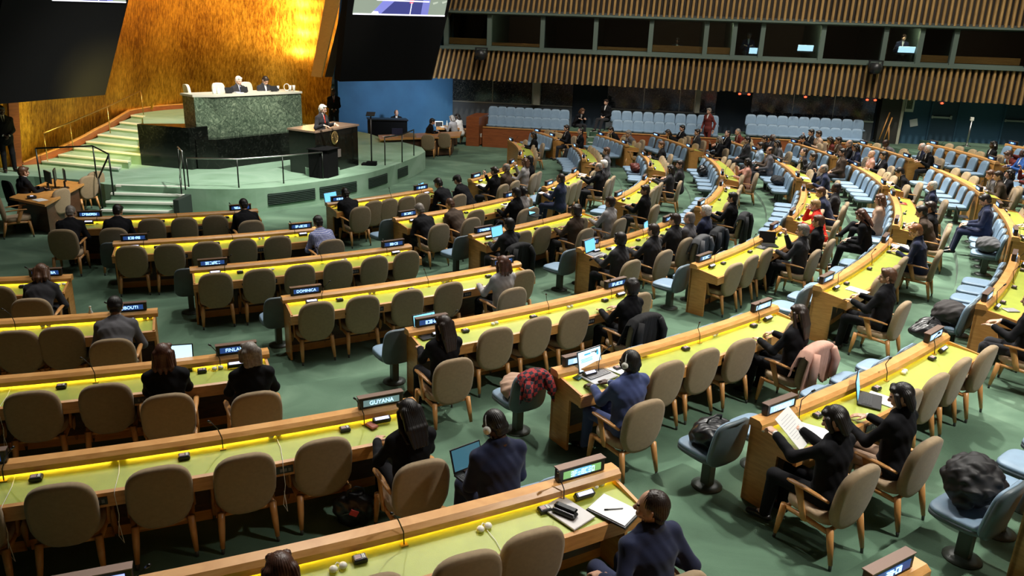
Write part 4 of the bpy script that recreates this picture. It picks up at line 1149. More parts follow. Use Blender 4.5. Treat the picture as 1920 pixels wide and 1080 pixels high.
def rotm(yaw=0, pitch=0, roll=0):
    """yaw about Z (positive = to the person's left), pitch about X (positive = looking down)"""
    return np.array(Matrix.Rotation(yaw, 3, 'Z') @ Matrix.Rotation(-pitch, 3, 'X') @ Matrix.Rotation(roll, 3, 'Y'))
def ik(S, W, l1, l2, pole):
    d = W-S; L = np.linalg.norm(d)
    if L > (l1+l2)*.985: W = S+d/L*(l1+l2)*.985; d = W-S; L = np.linalg.norm(d)
    a = (l1*l1-l2*l2+L*L)/(2*L); hh = math.sqrt(max(l1*l1-a*a, 1e-6)); u = d/L
    p = np.array(pole, float); p = p-u*p.dot(u); p /= np.linalg.norm(p)
    return S+u*a+p*hh, W
SKEL_CACHE = {}
def skeleton(pose, lean, yaw, pitch, tw=0, fem=False):
    """joints in the sitter's own frame; pose is a name in POSES"""
    P = POSES[pose]; J = {}
    stand = P.get('stand', False)
    sw = .160 if fem else .180
    hip = V3(0, 0, .92) if stand else V3(0, -.02, .525)
    L = R_(lean); sd = V3(0, math.sin(L), math.cos(L))
    # thoracic curve
    waist = hip+.17*sd; L2 = L*1.25; sd2 = V3(0, math.sin(L2), math.cos(L2))
    chest = waist+.19*sd2; nb = chest+.155*sd2
    T = rotm(tw)
    sh = {}
    for s, n in ((1, 'r'), (-1, 'l')):
        off = T@V3(s*sw, 0, 0); sh[n] = nb-.070*sd2+off
    nk = nb+.075*V3(0, math.sin(L2*.6)+.10, 1)
    J.update(hip=hip, waist=waist, chest=chest, nb=nb, nk=nk, sh=sh, sd2=sd2)
    # hips, legs
    for s, n in ((1, 'r'), (-1, 'l')):
        hj = hip+V3(s*.09, 0, -.02)
        if stand:
            kn = hj+V3(s*.015, .02, -.42); an = kn+V3(s*.01, -.03, -.41)
        else:
            kn = V3(s*P.get('kw', .12), P.get('ky', .42), P.get('kz', .495)); an = V3(s*P.get('aw', .12), P.get('ay', .46), .09)
            if P.get('cross') and n == 'r': kn = V3(-.02, .44, .60); an = V3(-.12, .66, .36)
        J['hj'+n] = hj; J['kn'+n] = kn; J['an'+n] = an; J['to'+n] = an+V3(s*.03, .15, -.045 if not (P.get('cross') and n == 'r') else -.03)
        w = np.array(P['w'+n], float)
        pole = P.get('pole', (.5*s, -.5, -1)); pole = (abs(pole[0])*s, pole[1], pole[2])
        el, wr = ik(sh[n], w, .285, .255, pole)
        J['el'+n] = el; J['wr'+n] = wr
    J['hm'] = rotm(R_(yaw), R_(pitch)+L2*.55)
    return J
POSES = {
 # wrist targets (r = the person's right, +X)
 'type': dict(wr=(.11, .40, 0.790), wl=(-.11, .40, 0.790), hand='type', pr=(-.12, 1, -.12), pl=(.12, 1, -.12)),
 'desk': dict(wr=(.17, .36, 0.795), wl=(-.15, .38, 0.795), hand='flat', pr=(-.55, .9, -.1), pl=(.6, .9, -.1)),
 'write': dict(wr=(.16, .38, 0.805), wl=(-.18, .36, 0.795), hand='pen', pr=(-.35, 1, -.25), pl=(.6, .9, -.1)),
 'read': dict(wr=(.13, .40, 0.885), wl=(-.17, .44, 0.905), hand='hold', pr=(-.25, 1, .25), pl=(.25, 1, .25)),
 'chin': dict(wr=(.07, .30, 1.060), wl=(-.17, .36, 0.795), hand='hold', pr=(-.2, .1, 1), pl=(.6, .9, -.1)),
 'lap': dict(wr=(.07, .24, 0.615), wl=(-.08, .22, 0.610), hand='flat', pr=(-.7, .6, -.2), pl=(.7, .6, -.2), ay=.62, ky=.46),
 'laplap': dict(wr=(.12, .30, 0.655), wl=(-.10, .32, 0.655), hand='type', pr=(-.1, 1, -.2), pl=(.1, 1, -.2), ay=.50),
 'armrest': dict(wr=(.27, .16, 0.665), wl=(-.27, .16, 0.665), hand='flat', pr=(-.1, 1, -.35), pl=(.1, 1, -.35)),
 'cross': dict(wr=(.10, .26, 0.675), wl=(-.14, .30, 0.655), hand='flat', pr=(-.7, .6, -.2), pl=(.7, .6, -.2), cross=True, ay=.50),
 'crosslean': dict(wr=(.17, .30, 0.795), wl=(-.17, .30, 0.795), hand='flat', pr=(-1, .25, 0), pl=(1, .3, 0)),
 'stand': dict(stand=True, wr=(.08, .17, .98), wl=(-.06, .18, .97), hand='hold', pr=(-.9, .2, -.3), pl=(.9, .2, -.3)),
 'lectern': dict(stand=True, wr=(.26, .34, 1.18), wl=(-.26, .34, 1.18), hand='flat', pr=(-.35, 1, -.2), pl=(.35, 1, -.2)),
 'walk': dict(stand=True, wr=(.24, .10, .88), wl=(-.24, -.02, .87), hand='flat', pr=(0, .2, -1), pl=(0, .1, -1)),
}
def hand_matrix(w, fwd, side, palm_up=False):
    f = np.array(fwd, float); f /= np.linalg.norm(f)
    up = np.array([0, 0, 1.]) if abs(f[2]) < .85 else np.array([0, -1., 0])
    x = np.cross(f, up); x /= np.linalg.norm(x); z = np.cross(x, f)
    M = np.stack([x, f, z], 1)
    return M
CLOTH = {}
def clothes(pose, lean, tw, fem, h, kind, J):
    key = (pose, lean, tw, fem, h, kind)
    if key in CLOTH: return CLOTH[key]
    stand = POSES[pose].get('stand', False)
    T = rotm(tw)
    g = .0 if not fem else -.012
    sd2 = J['sd2']; out = {}
    front = np.cross([1, 0, 0], sd2); front = front/np.linalg.norm(front)*1.0
    if front[1] < 0: front = -front
    def torso(s, e):
        s.cap(J['hip'], J['waist'], .128+e+g, .112+e+g, (.74, 1, 1)); s.cap(J['waist'], J['chest'], .112+e+g, .124+e+g, (.70, 1, 1))
        s.cap(J['chest'], J['nb']-.05*sd2, .124+e+g, .085+e, (.66, 1, 1))
        s.cap(J['sh']['l'], J['sh']['r'], .050+e, .050+e)
        
        for n in 'lr': s.cap(J['nb']+.005*sd2, J['sh'][n]+.012*sd2, .052+e, .040+e)
    def arms(s, e, cut=0.0, upto=1.0):
        for n in 'lr':
            s.cap(J['sh'][n], J['el'+n], .054+e+g*.6, .047+e+g*.4)
            wr = J['wr'+n]*(1-cut)+J['el'+n]*cut
            s.cap(J['el'+n], wr, .050+e+g*.4, .038+e)
    if kind == 'top':        # jacket
        s = SDF(.035); torso(s, .010); arms(s, .004, .10)
        # hem of the jacket over the seat
        s.cap(J['hip']+V3(0, -.03, -.03), J['hip']+V3(0, .04, -.01), .135+g, .12+g, (.74, 1, 1))
        if stand: s.cap(J['hip']+V3(0, 0, .02), J['hip']+V3(0, 0, -.10), .130+g, .138+g, (.78, 1, 1))
        # collar roll
        for q in range(7):
            a = PI*(q/6)*1.15-PI*.075; p = J['nb']+.030*sd2+T@V3(.060*math.cos(a), -.060*math.sin(a)*1.0-.004, .030*math.sin(a))
            s.ell(p, (.021, .021, .026))
        c0 = J['nb']+.03*sd2+front*.055
        s.cap(c0, J['chest']-.02*sd2+front*.155, .046, .016, neg=True)
        s.cap(J['nb']+.055*sd2+front*.01, J['nk']+.05*sd2, .050, .056, neg=True)
        V, Q = s.mesh(h)
        # folds in the cloth
        V = V+np.stack([np.zeros(len(V)), .0018*np.sin(V[:, 2]*48+V[:, 0]*55+3*np.sin(V[:, 0]*9)), .0022*np.sin(V[:, 0]*45+V[:, 1]*60)], 1)
    if kind == 'shirt':
        s = SDF(.02); torso(s, -.004)
        for n in 'lr': s.cap(J['wr'+n]*.86+J['el'+n]*.14, J['wr'+n]*.985+J['el'+n]*.015, .034, .031)
        s.cap(J['nb']+.0*sd2, J['nk']*.86+J['nb']*.14, .063, .060); s.cap(J['nk']*.7+J['nb']*.3, J['nk']+.08*sd2, .054, .058, neg=True)
        V, Q = s.mesh(h)
    if kind == 'tie':
        s = SDF(.006); a = J['nb']+.018*sd2+front*.064; b = J['chest']-.02*sd2+front*.132
        s.ell(a, (.018, .014, .018)); s.cap(a, b, .013, .022, (1, 1, 1)); V, Q = s.mesh(min(h, .008))
    if kind == 'legs':
        s = SDF(.03)
        s.cap(J['hip']+V3(0, -.03, -.01), J['hip']+V3(0, .03, 0), .118+g, .112+g, (.74, 1, 1))
        for n in 'lr': s.cap(J['hj'+n], J['kn'+n], .086, .064); s.cap(J['kn'+n], J['an'+n], .064, .050)
        V, Q = s.mesh(h)
    if kind == 'shoes':
        s = SDF(.012)
        for n in 'lr':
            t = J['to'+n]-J['an'+n]; s.cap(J['an'+n]+V3(0, -.03, -.035), J['an'+n]+t*.45+V3(0, 0, -.015), .038, .038, (1, 1, 1.1)); s.cap(J['an'+n]+t*.45+V3(0, 0, -.015), J['to'+n]+V3(0, 0, -.005), .040, .030)
        V, Q = s.mesh(min(h, .01))
    if kind == 'body':       # the covered part of the one continuous figure
        s = SDF(.03); torso(s, -.022)
        for n in 'lr':
            s.cap(J['sh'][n], J['el'+n], .042, .036); s.cap(J['el'+n], J['wr'+n], .036, .026)
            s.cap(J['hj'+n], J['kn'+n], .066, .046); s.cap(J['kn'+n], J['an'+n], .046, .034); s.cap(J['an'+n], J['to'+n]+V3(0, 0, .0), .03, .022)
        s.cap(J['nb']-.02*sd2, J['nk'], .046, .048)
        V, Q = s.mesh(.016)
    CLOTH[key] = (V, Q)
    return V, Q
SKINS = {'pale': (.72, .43, .32), 'light': (.60, .34, .23), 'tan': (.42, .22, .13), 'brown': (.17, .075, .04), 'dark': (.065, .028, .017)}
HAIRC = {'black': (.010, .008, .008), 'dark': (.028, .016, .011), 'brown': (.10, .045, .022), 'auburn': (.085, .033, .018), 'grey': (.22, .19, .165), 'white': (.72, .69, .64), 'blond': (.38, .24, .11), 'ginger': (.32, .13, .05)}
CLOTHC = {'black': (.006, .006, .008), 'charcoal': (.024, .023, .027), 'navy': (.018, .024, .060), 'blue': (.055, .075, .19), 'grey': (.11, .105, .115), 'brown': (.075, .052, .038),
          'red': (.62, .035, .022), 'white': (.72, .70, .68), 'palegrey': (.36, .34, .34), 'darkgreen': (.02, .035, .025), 'tan': (.40, .27, .19), 'sky': (.28, .38, .50), 'plaid': (.17, .20, .42), 'pink': (.55, .28, .22), 'royal': (.03, .09, .30), 'maroon': (.15, .03, .025)}
def skin_mats(t):
    c = SKINS[t]
    return [mat('skin_'+t, c, .5, noise=.05, scale=14), mat('lips_'+t, (c[0]*.8, c[1]*.55, c[2]*.55), .45), mat('brow_dark', (.02, .014, .01), .7), mat('eye_white', (.7, .68, .64), .3)]
def cloth_mat(c, kind=''):
    if c == 'plaid':
        if 'plaid_cloth' in MATS: return MATS['plaid_cloth']
        m, nt, b = newmat('plaid_cloth'); tc = nt.nodes.new('ShaderNodeTexCoord'); w_ = []
        for d in ('X', 'Z'):
            wv = nt.nodes.new('ShaderNodeTexWave'); wv.wave_type = 'BANDS'; wv.bands_direction = d; wv.inputs['Scale'].default_value = 12
            nt.links.new(tc.outputs['Object'], wv.inputs['Vector']); w_.append(wv)
        mx = nt.nodes.new('ShaderNodeMath'); mx.operation = 'MAXIMUM'
        nt.links.new(w_[0].outputs['Fac'], mx.inputs[0]); nt.links.new(w_[1].outputs['Fac'], mx.inputs[1])
        r = nt.nodes.new('ShaderNodeValToRGB'); r.color_ramp.elements[0].position = .72; r.color_ramp.elements[1].position = .95
        r.color_ramp.elements[0].color = (.07, .10, .32, 1); r.color_ramp.elements[1].color = (.50, .50, .62, 1)
        nt.links.new(mx.outputs[0], r.inputs[0]); nt.links.new(r.outputs[0], b.inputs['Base Color']); b.inputs['Roughness'].default_value = .85
        MATS['plaid_cloth'] = m; return m
    return mat('cloth_'+c, CLOTHC[c], .85, spec=.2, noise=.12, scale=7, bump=.15, bscale=220, sheen=.1 if c in ('navy', 'blue', 'grey', 'charcoal') else 0)
def set_mat(o, m, slot=0):
    o.material_slots[slot].link = 'OBJECT'; o.material_slots[slot].material = m
MESHC = {}
def cached(key, fn):
    if key not in MESHC: MESHC[key] = fn()
    return MESHC[key]
def person(label, loc, rz, pose='desk', lean=10, yaw=0, pitch=8, skin='light', hair='short', hairc='dark', top='charcoal', legs='charcoal', shirt='white', tie=None, fem=False, near=False, tw=0, group=None, extras=()):
    h = .0095 if near else .015
    J = skeleton(pose, lean, yaw, pitch, tw, fem)
    t = thing('person', label, 'person', loc, rz, group)
    # body: head, neck, hands and the covered trunk and limbs joined in one mesh
    V0, Q0 = clothes(pose, lean, tw, fem, h, 'body', J)
    Vs, Qs, Ms = [V0], [Q0], [np.zeros(len(Q0), int)]; n = len(V0)
    hv, hq, hm = HEADS[.0055 if near else .011]
    sc = .95 if fem else 1.0
    hv2 = (hv*sc)@J['hm'].T+J['nk']; Vs.append(hv2); Qs.append(hq+n); Ms.append(hm); n += len(hv2)
    P = POSES[pose]
    for nn, sg in (('r', 1), ('l', -1)):
        v, q = HANDS[(P['hand'] if not (pose == 'write' and nn == 'l') and not (pose == 'chin' and nn == 'l') else 'flat', .0035 if near else .007)]
        v = v.copy(); q = q.copy()
        if sg < 0: v[:, 0] *= -1; q = q[:, ::-1]
        M = hand_matrix(J['wr'+nn], P['p'+nn], sg)
        v = (v*(.92 if fem else 1.02))@M.T+J['wr'+nn]+np.array(P['p'+nn], float)/np.linalg.norm(P['p'+nn])*.012
        Vs.append(v); Qs.append(q+n); Ms.append(np.zeros(len(q), int)); n += len(v)
    me = npmesh('body', np.concatenate(Vs), np.concatenate(Qs), skin_mats(skin), np.concatenate(Ms))
    link('body', me, t)
    def piece(name, kind, m):
        me = cached((pose, lean, tw, fem, h, kind), lambda: npmesh(name, *clothes(pose, lean, tw, fem, h, kind, J), [m]))
        o = link(name, me, t); set_mat(o, m); return o
    if near or True:
        piece('shirt', 'shirt', cloth_mat(shirt))
    piece('jacket' if top not in ('white', 'plaid', 'palegrey') else 'shirt_top', 'top', cloth_mat(top)).name = 'jacket' if top not in ('white', 'plaid', 'palegrey') else 'shirt_top'
    if tie: piece('tie', 'tie', cloth_mat(tie))
    piece('trousers', 'legs', cloth_mat(legs)); piece('shoes', 'shoes', mat('shoe_leather', (.01, .009, .009), .35))
    M = Matrix([[*(J['hm'][i]*sc), J['nk'][i]] for i in range(3)]+[[0, 0, 0, 1]])
    if hair:
        o = link('hair', hair_mesh(hair, .0055 if near else .010), t, M); set_mat(o, mat('hair_'+hairc, HAIRC[hairc], .42, noise=.3, scale=40))
    for ex in extras:
        mb = MB()
        if ex == 'headphones':
            mb.tube([(.088*math.cos(a)*1.04, -.012, .085+.118*math.sin(a)) for a in [PI*i/10 for i in range(11)]], .008, mat('light_grey_band', (.6, .6, .58), .4), 6)
            for x in (-1, 1): mb.tube([(x*.082, -.008, .075), (x*.108, -.008, .075)], .033, WHITEP, 12)
            link('headphones', mb.mesh('headphones'), t, M)
        if ex == 'glasses':
            for x in (-1, 1):
                mb.tube([(x*.031+.021*math.cos(2*PI*i/12), .106, .083+.017*math.sin(2*PI*i/12)) for i in range(13)], .0022, BLACK, 5)
                mb.tube([(x*.052, .104, .085), (x*.083, .0, .085)], .0022, BLACK, 5)
            mb.tube([(-.01, .108, .086), (.01, .108, .086)], .0022, BLACK, 5)
            link('glasses', mb.mesh('glasses'), t, M)
        if ex == 'mask':
            s = SDF(.01); s.ell((0, .082, .035), (.050, .038, .040)); V, Q = s.mesh(.008); link('face_mask', npmesh('face_mask', V, Q, [WHITEP]), t, M)
        if ex == 'cap':
            s = SDF(.01); s.ell((0, -.01, .15), (.10, .118, .075)); s.ell((0, .11, .135), (.06, .05, .010)); V, Q = s.mesh(.008); link('cap', npmesh('cap', V, Q, [mat('cap_black', (.01, .01, .011), .8)]), t, M)
        if ex == 'watch':
            w_ = J['wrl']*.93+J['ell']*.07; mb.lathe([(.036, -.009), (.038, 0), (.036, .009)], (0, 0, 0), METAL, 12)
            d = Vector(J['wrl']-J['ell']); q = d.to_track_quat('Z', 'Y').to_matrix().to_4x4(); q.translation = Vector(w_); link('watch', mb.mesh('watch'), t, q)
    return t
OCC = {'desk': [], 'blue': []}; WHO = {}
def sit(label, row, u, v, hz=1.20, seat='desk', **kw):
    """seat a person in the row so that the head stands where the photograph shows it (on the row's own floor)"""
    R = ROWR(row); best = None; base = SEAT_OCC+kw.pop('dr', 0)
    if seat == 'desk':
        for lean in ([kw['lean']] if 'lean' in kw else range(0, 40, 5)):
            J = skeleton(kw.get('pose', 'desk'), lean, 0, kw.get('pitch', 8), 0, kw.get('fem', False)); hc = J['nk']+J['hm']@V3(0, 0, .10)
            p = at(u, v, ROWZ[row]+hc[2]); r = math.hypot(p.x-CX, p.y-CY)
            e = (base-hc[1])-(r-R)
            if best is None or abs(e)+lean*.0004 < best[0]: best = (abs(e)+lean*.0004, lean, e, p)
        _, lean, e, p = best; kw['lean'] = lean; base -= max(-.22, min(.20, e))
        a = math.degrees(math.atan2(p.y-CY, p.x-CX)); rs = R+base
        OCC['desk'].append((row, a, rs-R)); WHO[(row, a)] = kw.get('top', 'dark')
    else:
        p = at(u, v, ROWZ[row]+1.19); a = math.degrees(math.atan2(p.y-CY, p.x-CX)); kw.setdefault('lean', 0); rs = R-.33; OCC['blue'].append((row, a, 0))
    da = kw.pop('turn', 0)
    q = pol(rs, a, ROWZ[row])
    return person(label, q, face_rz(a)+R_(da), **kw)
# ================================================================== PROPS
def laptop(label, p, rz, scr, w=.32, open_=1.85, shell=None, group=None, thin=False):
    """p = centre of the base on the surface; local -Y towards the user"""
    shell = shell or GREYP
    t = thing('laptop', label, 'laptop', p, rz, group); d = w*.68
    mb = MB(); mb.box((0, 0, .009), (w, d, .016), shell, bev=.004); mb.obj('base', t)
    mb = MB(); mb.box((0, .02, .0185), (w*.86, d*.46, .003), BLACK)
    for j in range(4):
        for i in range(12): mb.box((-w*.40+w*.8*(i+.5)/12, .02-d*.2+d*.4*(j+.5)/4, .0205), (w*.055, d*.075, .003), mat('key_dark', (.03, .03, .03), .5) if shell is not GREYP else mat('key_pale', (.35, .34, .35), .5))
    mb.obj('keyboard', t)
    rot = Matrix.Rotation(open_-PI/2, 3, 'X')   # tilt of the lid back from upright
    rot = Matrix.Rotation(-(open_-PI/2), 3, 'X')
    c = Vector((0, d/2-.004, .018))
    mb = MB(); mb.box(c+rot@Vector((0, .0, d*.5)), (w, .008, d), BLACK if shell is BLACK else shell, rot, bev=.003); mb.box(c+rot@Vector((0, -.0045, d*.5)), (w*.985, .002, d*.97), BLACK, rot); q = mb.obj('lid', t)
    mb = MB(); mb.box(c+rot@Vector((0, -.0065, d*.52)), (w*.92, .002, d*.84), scr, rot)
    mb.obj('screen', q)
    if w > .3 and scr in (SCRL, SCRC):
        mb = MB()
        for (x, y, a, b_) in [(-.08, .78, .16, .022), (.3, .74, .05, .08), (-.12, .60, .3, .008), (-.12, .54, .28, .008), (-.12, .48, .3, .008), (-.1, .2, .3, .02)]:
            mb.box(c+rot@Vector((x*w*1.1, -.008, d*y)), (a*w*1.6, .001, b_*d*3), mat('screen_marks', (.05, .3, .5), .4, emit=(.05, .38, .6), estr=.8), rot)
        mb.obj('page_marks', q)
    return t
def papers(label, p, rz, n=1, size=(.21, .297), col_=None, group=None, tilt=0):
    t = thing('paper_stack' if n > 1 else 'paper_sheet', label, 'papers', p, rz, group)
    mb = MB()
    for i in range(n):
        mb.box((RNG.uniform(-.012, .012)*i, RNG.uniform(-.01, .01)*i, .0025+.004*i), (size[0], size[1], .0035), col_ or PAPER, Matrix.Rotation(RNG.uniform(-.08, .08)*(i > 0), 3, 'Z'))
    mb.obj('sheets', t)
    mb = MB()
    for j in range(9): mb.box((-.01, size[1]*.36-j*size[1]*.075, .0045+.004*(n-1)), (size[0]*(.72 if j % 4 else .5), .0035, .0006), mat('faint_print', (.45, .45, .47), .8))
    mb.obj('printed_lines', t)
    return t
def surf(row, dr): return ROWZ[row]+(.758-.033*max(0, min(1, (dr-.045)/.45)))
def desk_pt(row, u, v, dz=.005):
    z = ROWZ[row]+.75
    for _ in range(4):
        p = at(u, v, z); dr = math.hypot(p.x-CX, p.y-CY)-ROWR(row); z = surf(row, dr)+dz
    a = math.degrees(math.atan2(p.y-CY, p.x-CX)); return p, a
def on_desk(o, a, extra=0):
    o.rotation_euler = (0, 0, 0)
    o.rotation_euler = (Matrix.Rotation(R_(a)+PI/2, 4, 'Z') @ Matrix.Rotation(.073, 4, 'X') @ Matrix.Rotation(extra, 4, 'Z')).to_euler()
def dlap(label, row, u, v, scr, **kw):
    p, a = desk_pt(row, u, v); ex = kw.pop('extra', 0); t = laptop(label, p, 0, scr, **kw); on_desk(t, a, ex); return t
def dpap(label, row, u, v, **kw):
    ex = kw.pop('extra', 0); p, a = desk_pt(row, u, v, kw.pop('dz', .004)); t = papers(label, p, 0, **kw); on_desk(t, a, ex); return t
def earpiece(label, row, u, v, cord=True, group='white earpieces lying on the desks'):
    p, a = desk_pt(row, u, v, .004); t = thing('earpiece', label, 'earpiece', p, 0, group); on_desk(t, a)
    for s in (-1, 1):
        mb = MB(); mb.lathe([(0, 0), (.026, .004), (.030, .016), (.022, .030), (0, .036)], (s*.033, s*.006, 0), WHITEP, 14); mb.obj('ear_cup', t)
    mb = MB(); mb.tube([(-.033, 0, .02), (0, .03, .03), (.033, 0, .02)], .005, WHITEP, 6); mb.obj('bridge', t)
    if cord:
        dd = .515-(math.hypot(p.x-CX, p.y-CY)-ROWR(row)); dd = max(dd, .05)
        mb = MB(); mb.tube([(.01, -.02, .006), (.02, -dd*.5, .004), (.005, -dd, .004), (.0, -dd-.025, -.02), (.012, -dd-.028, -.22), (-.012, -dd-.03, -.42), (.02, -dd-.03, -.5), (.0, -dd-.03, -.28)], .0028, WHITEP, 5); mb.obj('cord', t)
    return t
def blob_bag(label, name, cat, loc, rz, size, m, seed=0, strap=True, group=None, puff=False):
    t = thing(name, label, cat, loc, rz, group); rs = np.random.RandomState(seed)
    s = SDF(.05); sx, sy, sz = size
    s.ell((0, 0, sz*.5), (sx*.5, sy*.5, sz*.5))
    for i in range(9):
        s.ell((rs.uniform(-.36, .36)*sx, rs.uniform(-.36, .36)*sy, sz*rs.uniform(.18, .8)), (sx*.2, sy*.22, sz*.2))
    if puff:
        s.k = .012
        for i in range(46):
            a, b_ = rs.uniform(0, 2*PI), rs.uniform(.05, 1.45)
            s.ell((sx*.46*math.cos(a)*math.cos(b_), sy*.46*math.sin(a)*math.cos(b_), sz*(.35+.62*math.sin(b_))), (.06, .06, .045))
    V, Q = s.mesh(.012 if not puff else .009)
    V = V+np.stack([.006*np.sin(V[:, 2]*60+V[:, 1]*30), .006*np.sin(V[:, 0]*55+V[:, 2]*40), .006*np.sin(V[:, 0]*50+V[:, 1]*60+seed)], 1)
    V[:, 2] = np.maximum(V[:, 2], 0)
    link('bag_body', npmesh('bag_body', V, Q, [m]), t)
    if strap:
        mb = MB(); mb.tube([(-sx*.25, 0, sz*.8), (-sx*.2, -.02, sz*1.12), (0, -.03, sz*1.22), (sx*.2, -.02, sz*1.12), (sx*.25, 0, sz*.8)], .011, BLACK, 6); mb.obj('handle', t)
        mb = MB(); mb.tube([(-sx*.42, -sy*.38, sz*.55), (0, -sy*.52, sz*.62), (sx*.42, -sy*.38, sz*.55)], .004, METAL, 5); mb.obj('zip', t)
    return t
def coat(label, loc, rz, m, drop=(.42, .30), width=.56, name='coat', seed=0, base=.91, group=None, lining=None):
    """garment thrown over the chair back; local frame as the chair's"""
    t = thing(name, label, 'coat', loc, rz, group); rs = np.random.RandomState(seed); ph = rs.uniform(0, 6, 6)
    nu, nv = 46, 40; V = []
    for th in (0, .018):
        for j in range(nv):
            f = j/(nv-1)
            for i in range(nu):
                g = i/(nu-1)-.5; x = g*width*(1+.25*abs(f-.5))
                ed = (abs(g)*2)**2*.07
                if f < .45: k = 1-f/.45; z = base-drop[0]*k*(1-.2*math.sin(g*9+ph[0])); y = -.235-(z-.45)*.15-.075-.02*k
                elif f > .58: k = (f-.58)/.42; z = base-drop[1]*k*(1-.2*math.sin(g*7+ph[1])); y = -.235-(z-.45)*.15+.06+.015*k
                else: q = (f-.45)/.13; k = 0; z = base+.028*math.sin(q*PI); y = -.235-(base-.45)*.15-.075+.135*q
                fold = .016*math.sin(g*38+ph[2]+k*2)+.010*math.sin(g*71+ph[3])
                sg = -1 if f < .5 else 1
                y += sg*(abs(fold)*(.3+k)+.012-th*(1 if True else 0)) - 0*ed
                z -= ed+ .25*max(0, abs(g)*2-.8)
                V.append((x, y, z))
    mb = MB(); N = nu*nv; F = []
    for j in range(nv-1):
        for i in range(nu-1):
            a = j*nu+i; F.append((a, a+1, a+nu+1, a+nu)); F.append((N+a, N+a+nu, N+a+nu+1, N+a+1))
    for i in range(nu-1): F.append((i, N+i, N+i+1, i+1)); a = (nv-1)*nu+i; F.append((a, a+1, N+a+1, N+a))
    for j in range(nv-1): a = j*nu; F.append((a, a+nu, N+a+nu, N+a)); a = j*nu+nu-1; F.append((a, N+a, N+a+nu, a+nu))
    mb.add(V, F, m, True); mb.obj('garment', t)
    for s in (-1, 1):
        mb = MB()
        mb.tube([(s*width*.30, -.40, base-.05), (s*width*.40, -.43, base-.2), (s*width*.36, -.42, base-drop[0]*.9-.05)], [.045, .05, .042], m, 10)
        mb.obj('sleeve', t)
    return t
def cup(label, p, m=None, h=.12, r=.035, name='bottle'):
    t = thing(name, label, 'bottle' if name == 'bottle' else 'cup', p)
    mb = MB()
    prof = [(r*.9, 0), (r, .01), (r, h*.62), (r*.45, h*.82), (r*.42, h)] if name == 'bottle' else [(r*.75, 0), (r, h)]
    mb.lathe([(0, 0)]+prof+[(0, h)], (0, 0, 0), m or mat('clear_plastic', (.65, .72, .68), .08, spec=.8), 14); mb.obj('vessel', t)
    if name == 'bottle': mb = MB(); mb.lathe([(r*.48, h), (r*.48, h+.018), (0, h+.02)], (0, 0, 0), WHITEP, 10); mb.obj('bottle_cap', t)
    return t
def office_chair(label, p, rz):
    t = thing('office_chair', label, 'chair', p, rz)
    mb = MB(); mb.loft([[(x, y, z) for x, y in oval(.24*s, .24*s, 20, 4)] for s, z in ((.9, .42), (1, .44), (1, .49), (.9, .5))], BLACKM, True); mb.obj('seat', t)
    mb = MB(); mb.loft([[(x, -.24-.12*(zz), .75+zz) for x, zz in [(a, b) for a, b in oval(.23*s, .30*s, 20, 3.5)]] for s in (.95, 1)]+[[(x, -.19-.12*(zz), .75+zz) for x, zz in oval(.22, .29, 20, 3.5)]], BLACKM, True); mb.obj('backrest', t)
    mb = MB(); mb.tube([(0, 0, .08), (0, 0, .42)], .03, BLACK, 8); mb.obj('gas_column', t)
    for i in range(5):
        a = i*2*PI/5; mb = MB(); mb.tube([(0, 0, .1), (.28*math.cos(a), .28*math.sin(a), .06)], .02, BLACK, 6); mb.tube([(.28*math.cos(a)-.012, .28*math.sin(a), .03), (.28*math.cos(a)+.012, .28*math.sin(a), .03)], .03, BLACK, 10); mb.obj('leg', t)
    return t

# ================================================================== WHO SITS WHERE (head position in the photograph -> seat in the row)
S = sit
# nearest, individually modelled
S('person in navy suit seen from behind, shaved head, seated at nearest desk beside notepad', 0, 1240, 962, near=True, pose='armrest', lean=5, yaw=38, pitch=-4, hair='thin', hairc='dark', skin='light', top='navy', legs='navy', shirt='navy', dr=.15)
S('top of a brown-haired head rising at bottom edge over the nearest desk', 0, 525, 1068, near=True, pose='desk', hair='mid', hairc='auburn', fem=True, top='black', pitch=20)
S('person with long black hair in black jacket leaning on the Guyana desk', 1, 783, 790, near=True, pose='write', hair='long', hairc='black', fem=True, top='black', legs='black', pitch=22, yaw=10)
S('person with shoulder-length brown hair in black jacket beside bright laptop, Finland desk', 2, 306, 662, near=True, pose='type', hair='mid', hairc='auburn', fem=True, top='black', yaw=-8)
S('person with grey-brown gathered hair at right end of the Finland desk', 2, 476, 682, near=True, pose='desk', hair='bob', hairc='grey', fem=True, top='black', yaw=14)
S('person with black hair in grey jacket at the Djibouti desk', 3, 216, 573, near=True, pose='desk', hair='short', hairc='black', top='grey', skin='tan')
S('person with tousled brown hair seen from behind at the Colombia desk', 4, 50, 538, near=True, pose='desk', hair='mid', hairc='brown', fem=True, top='charcoal')
S('person in blue suit and white headphones typing on large laptop', 1, 1181, 676, near=True, pose='type', hair='thin', hairc='black', skin='dark', top='blue', legs='blue', extras=('headphones', 'watch'), yaw=14)
S('person with long dark-brown hair and black sweater typing on laptop, fifth row', 2, 838, 612, near=True, pose='type', hair='long', hairc='dark', fem=True, top='black', legs='black', yaw=16)
S('person with large curly black hair in black clothes, right end of fifth row desk', 2, 1197, 543, near=True, pose='desk', hair='curly', hairc='black', fem=True, top='black', legs='black')
S('person with auburn hair and pale grey top near the Dominica desk end', 3, 986, 510, near=True, pose='write', hair='mid', hairc='auburn', fem=True, top='palegrey', legs='black')
S('person with long wavy dark hair in front of the chair with pink coat', 1, 1502, 588, near=True, pose='write', hair='long', hairc='dark', fem=True, top='black', legs='black', yaw=10)
S('person with short black hair holding white paper at lower right desk', 0, 1566, 782, near=True, pose='read', hair='bob', hairc='black', fem=True, top='black', legs='black', pitch=24, yaw=20, dr=.13)
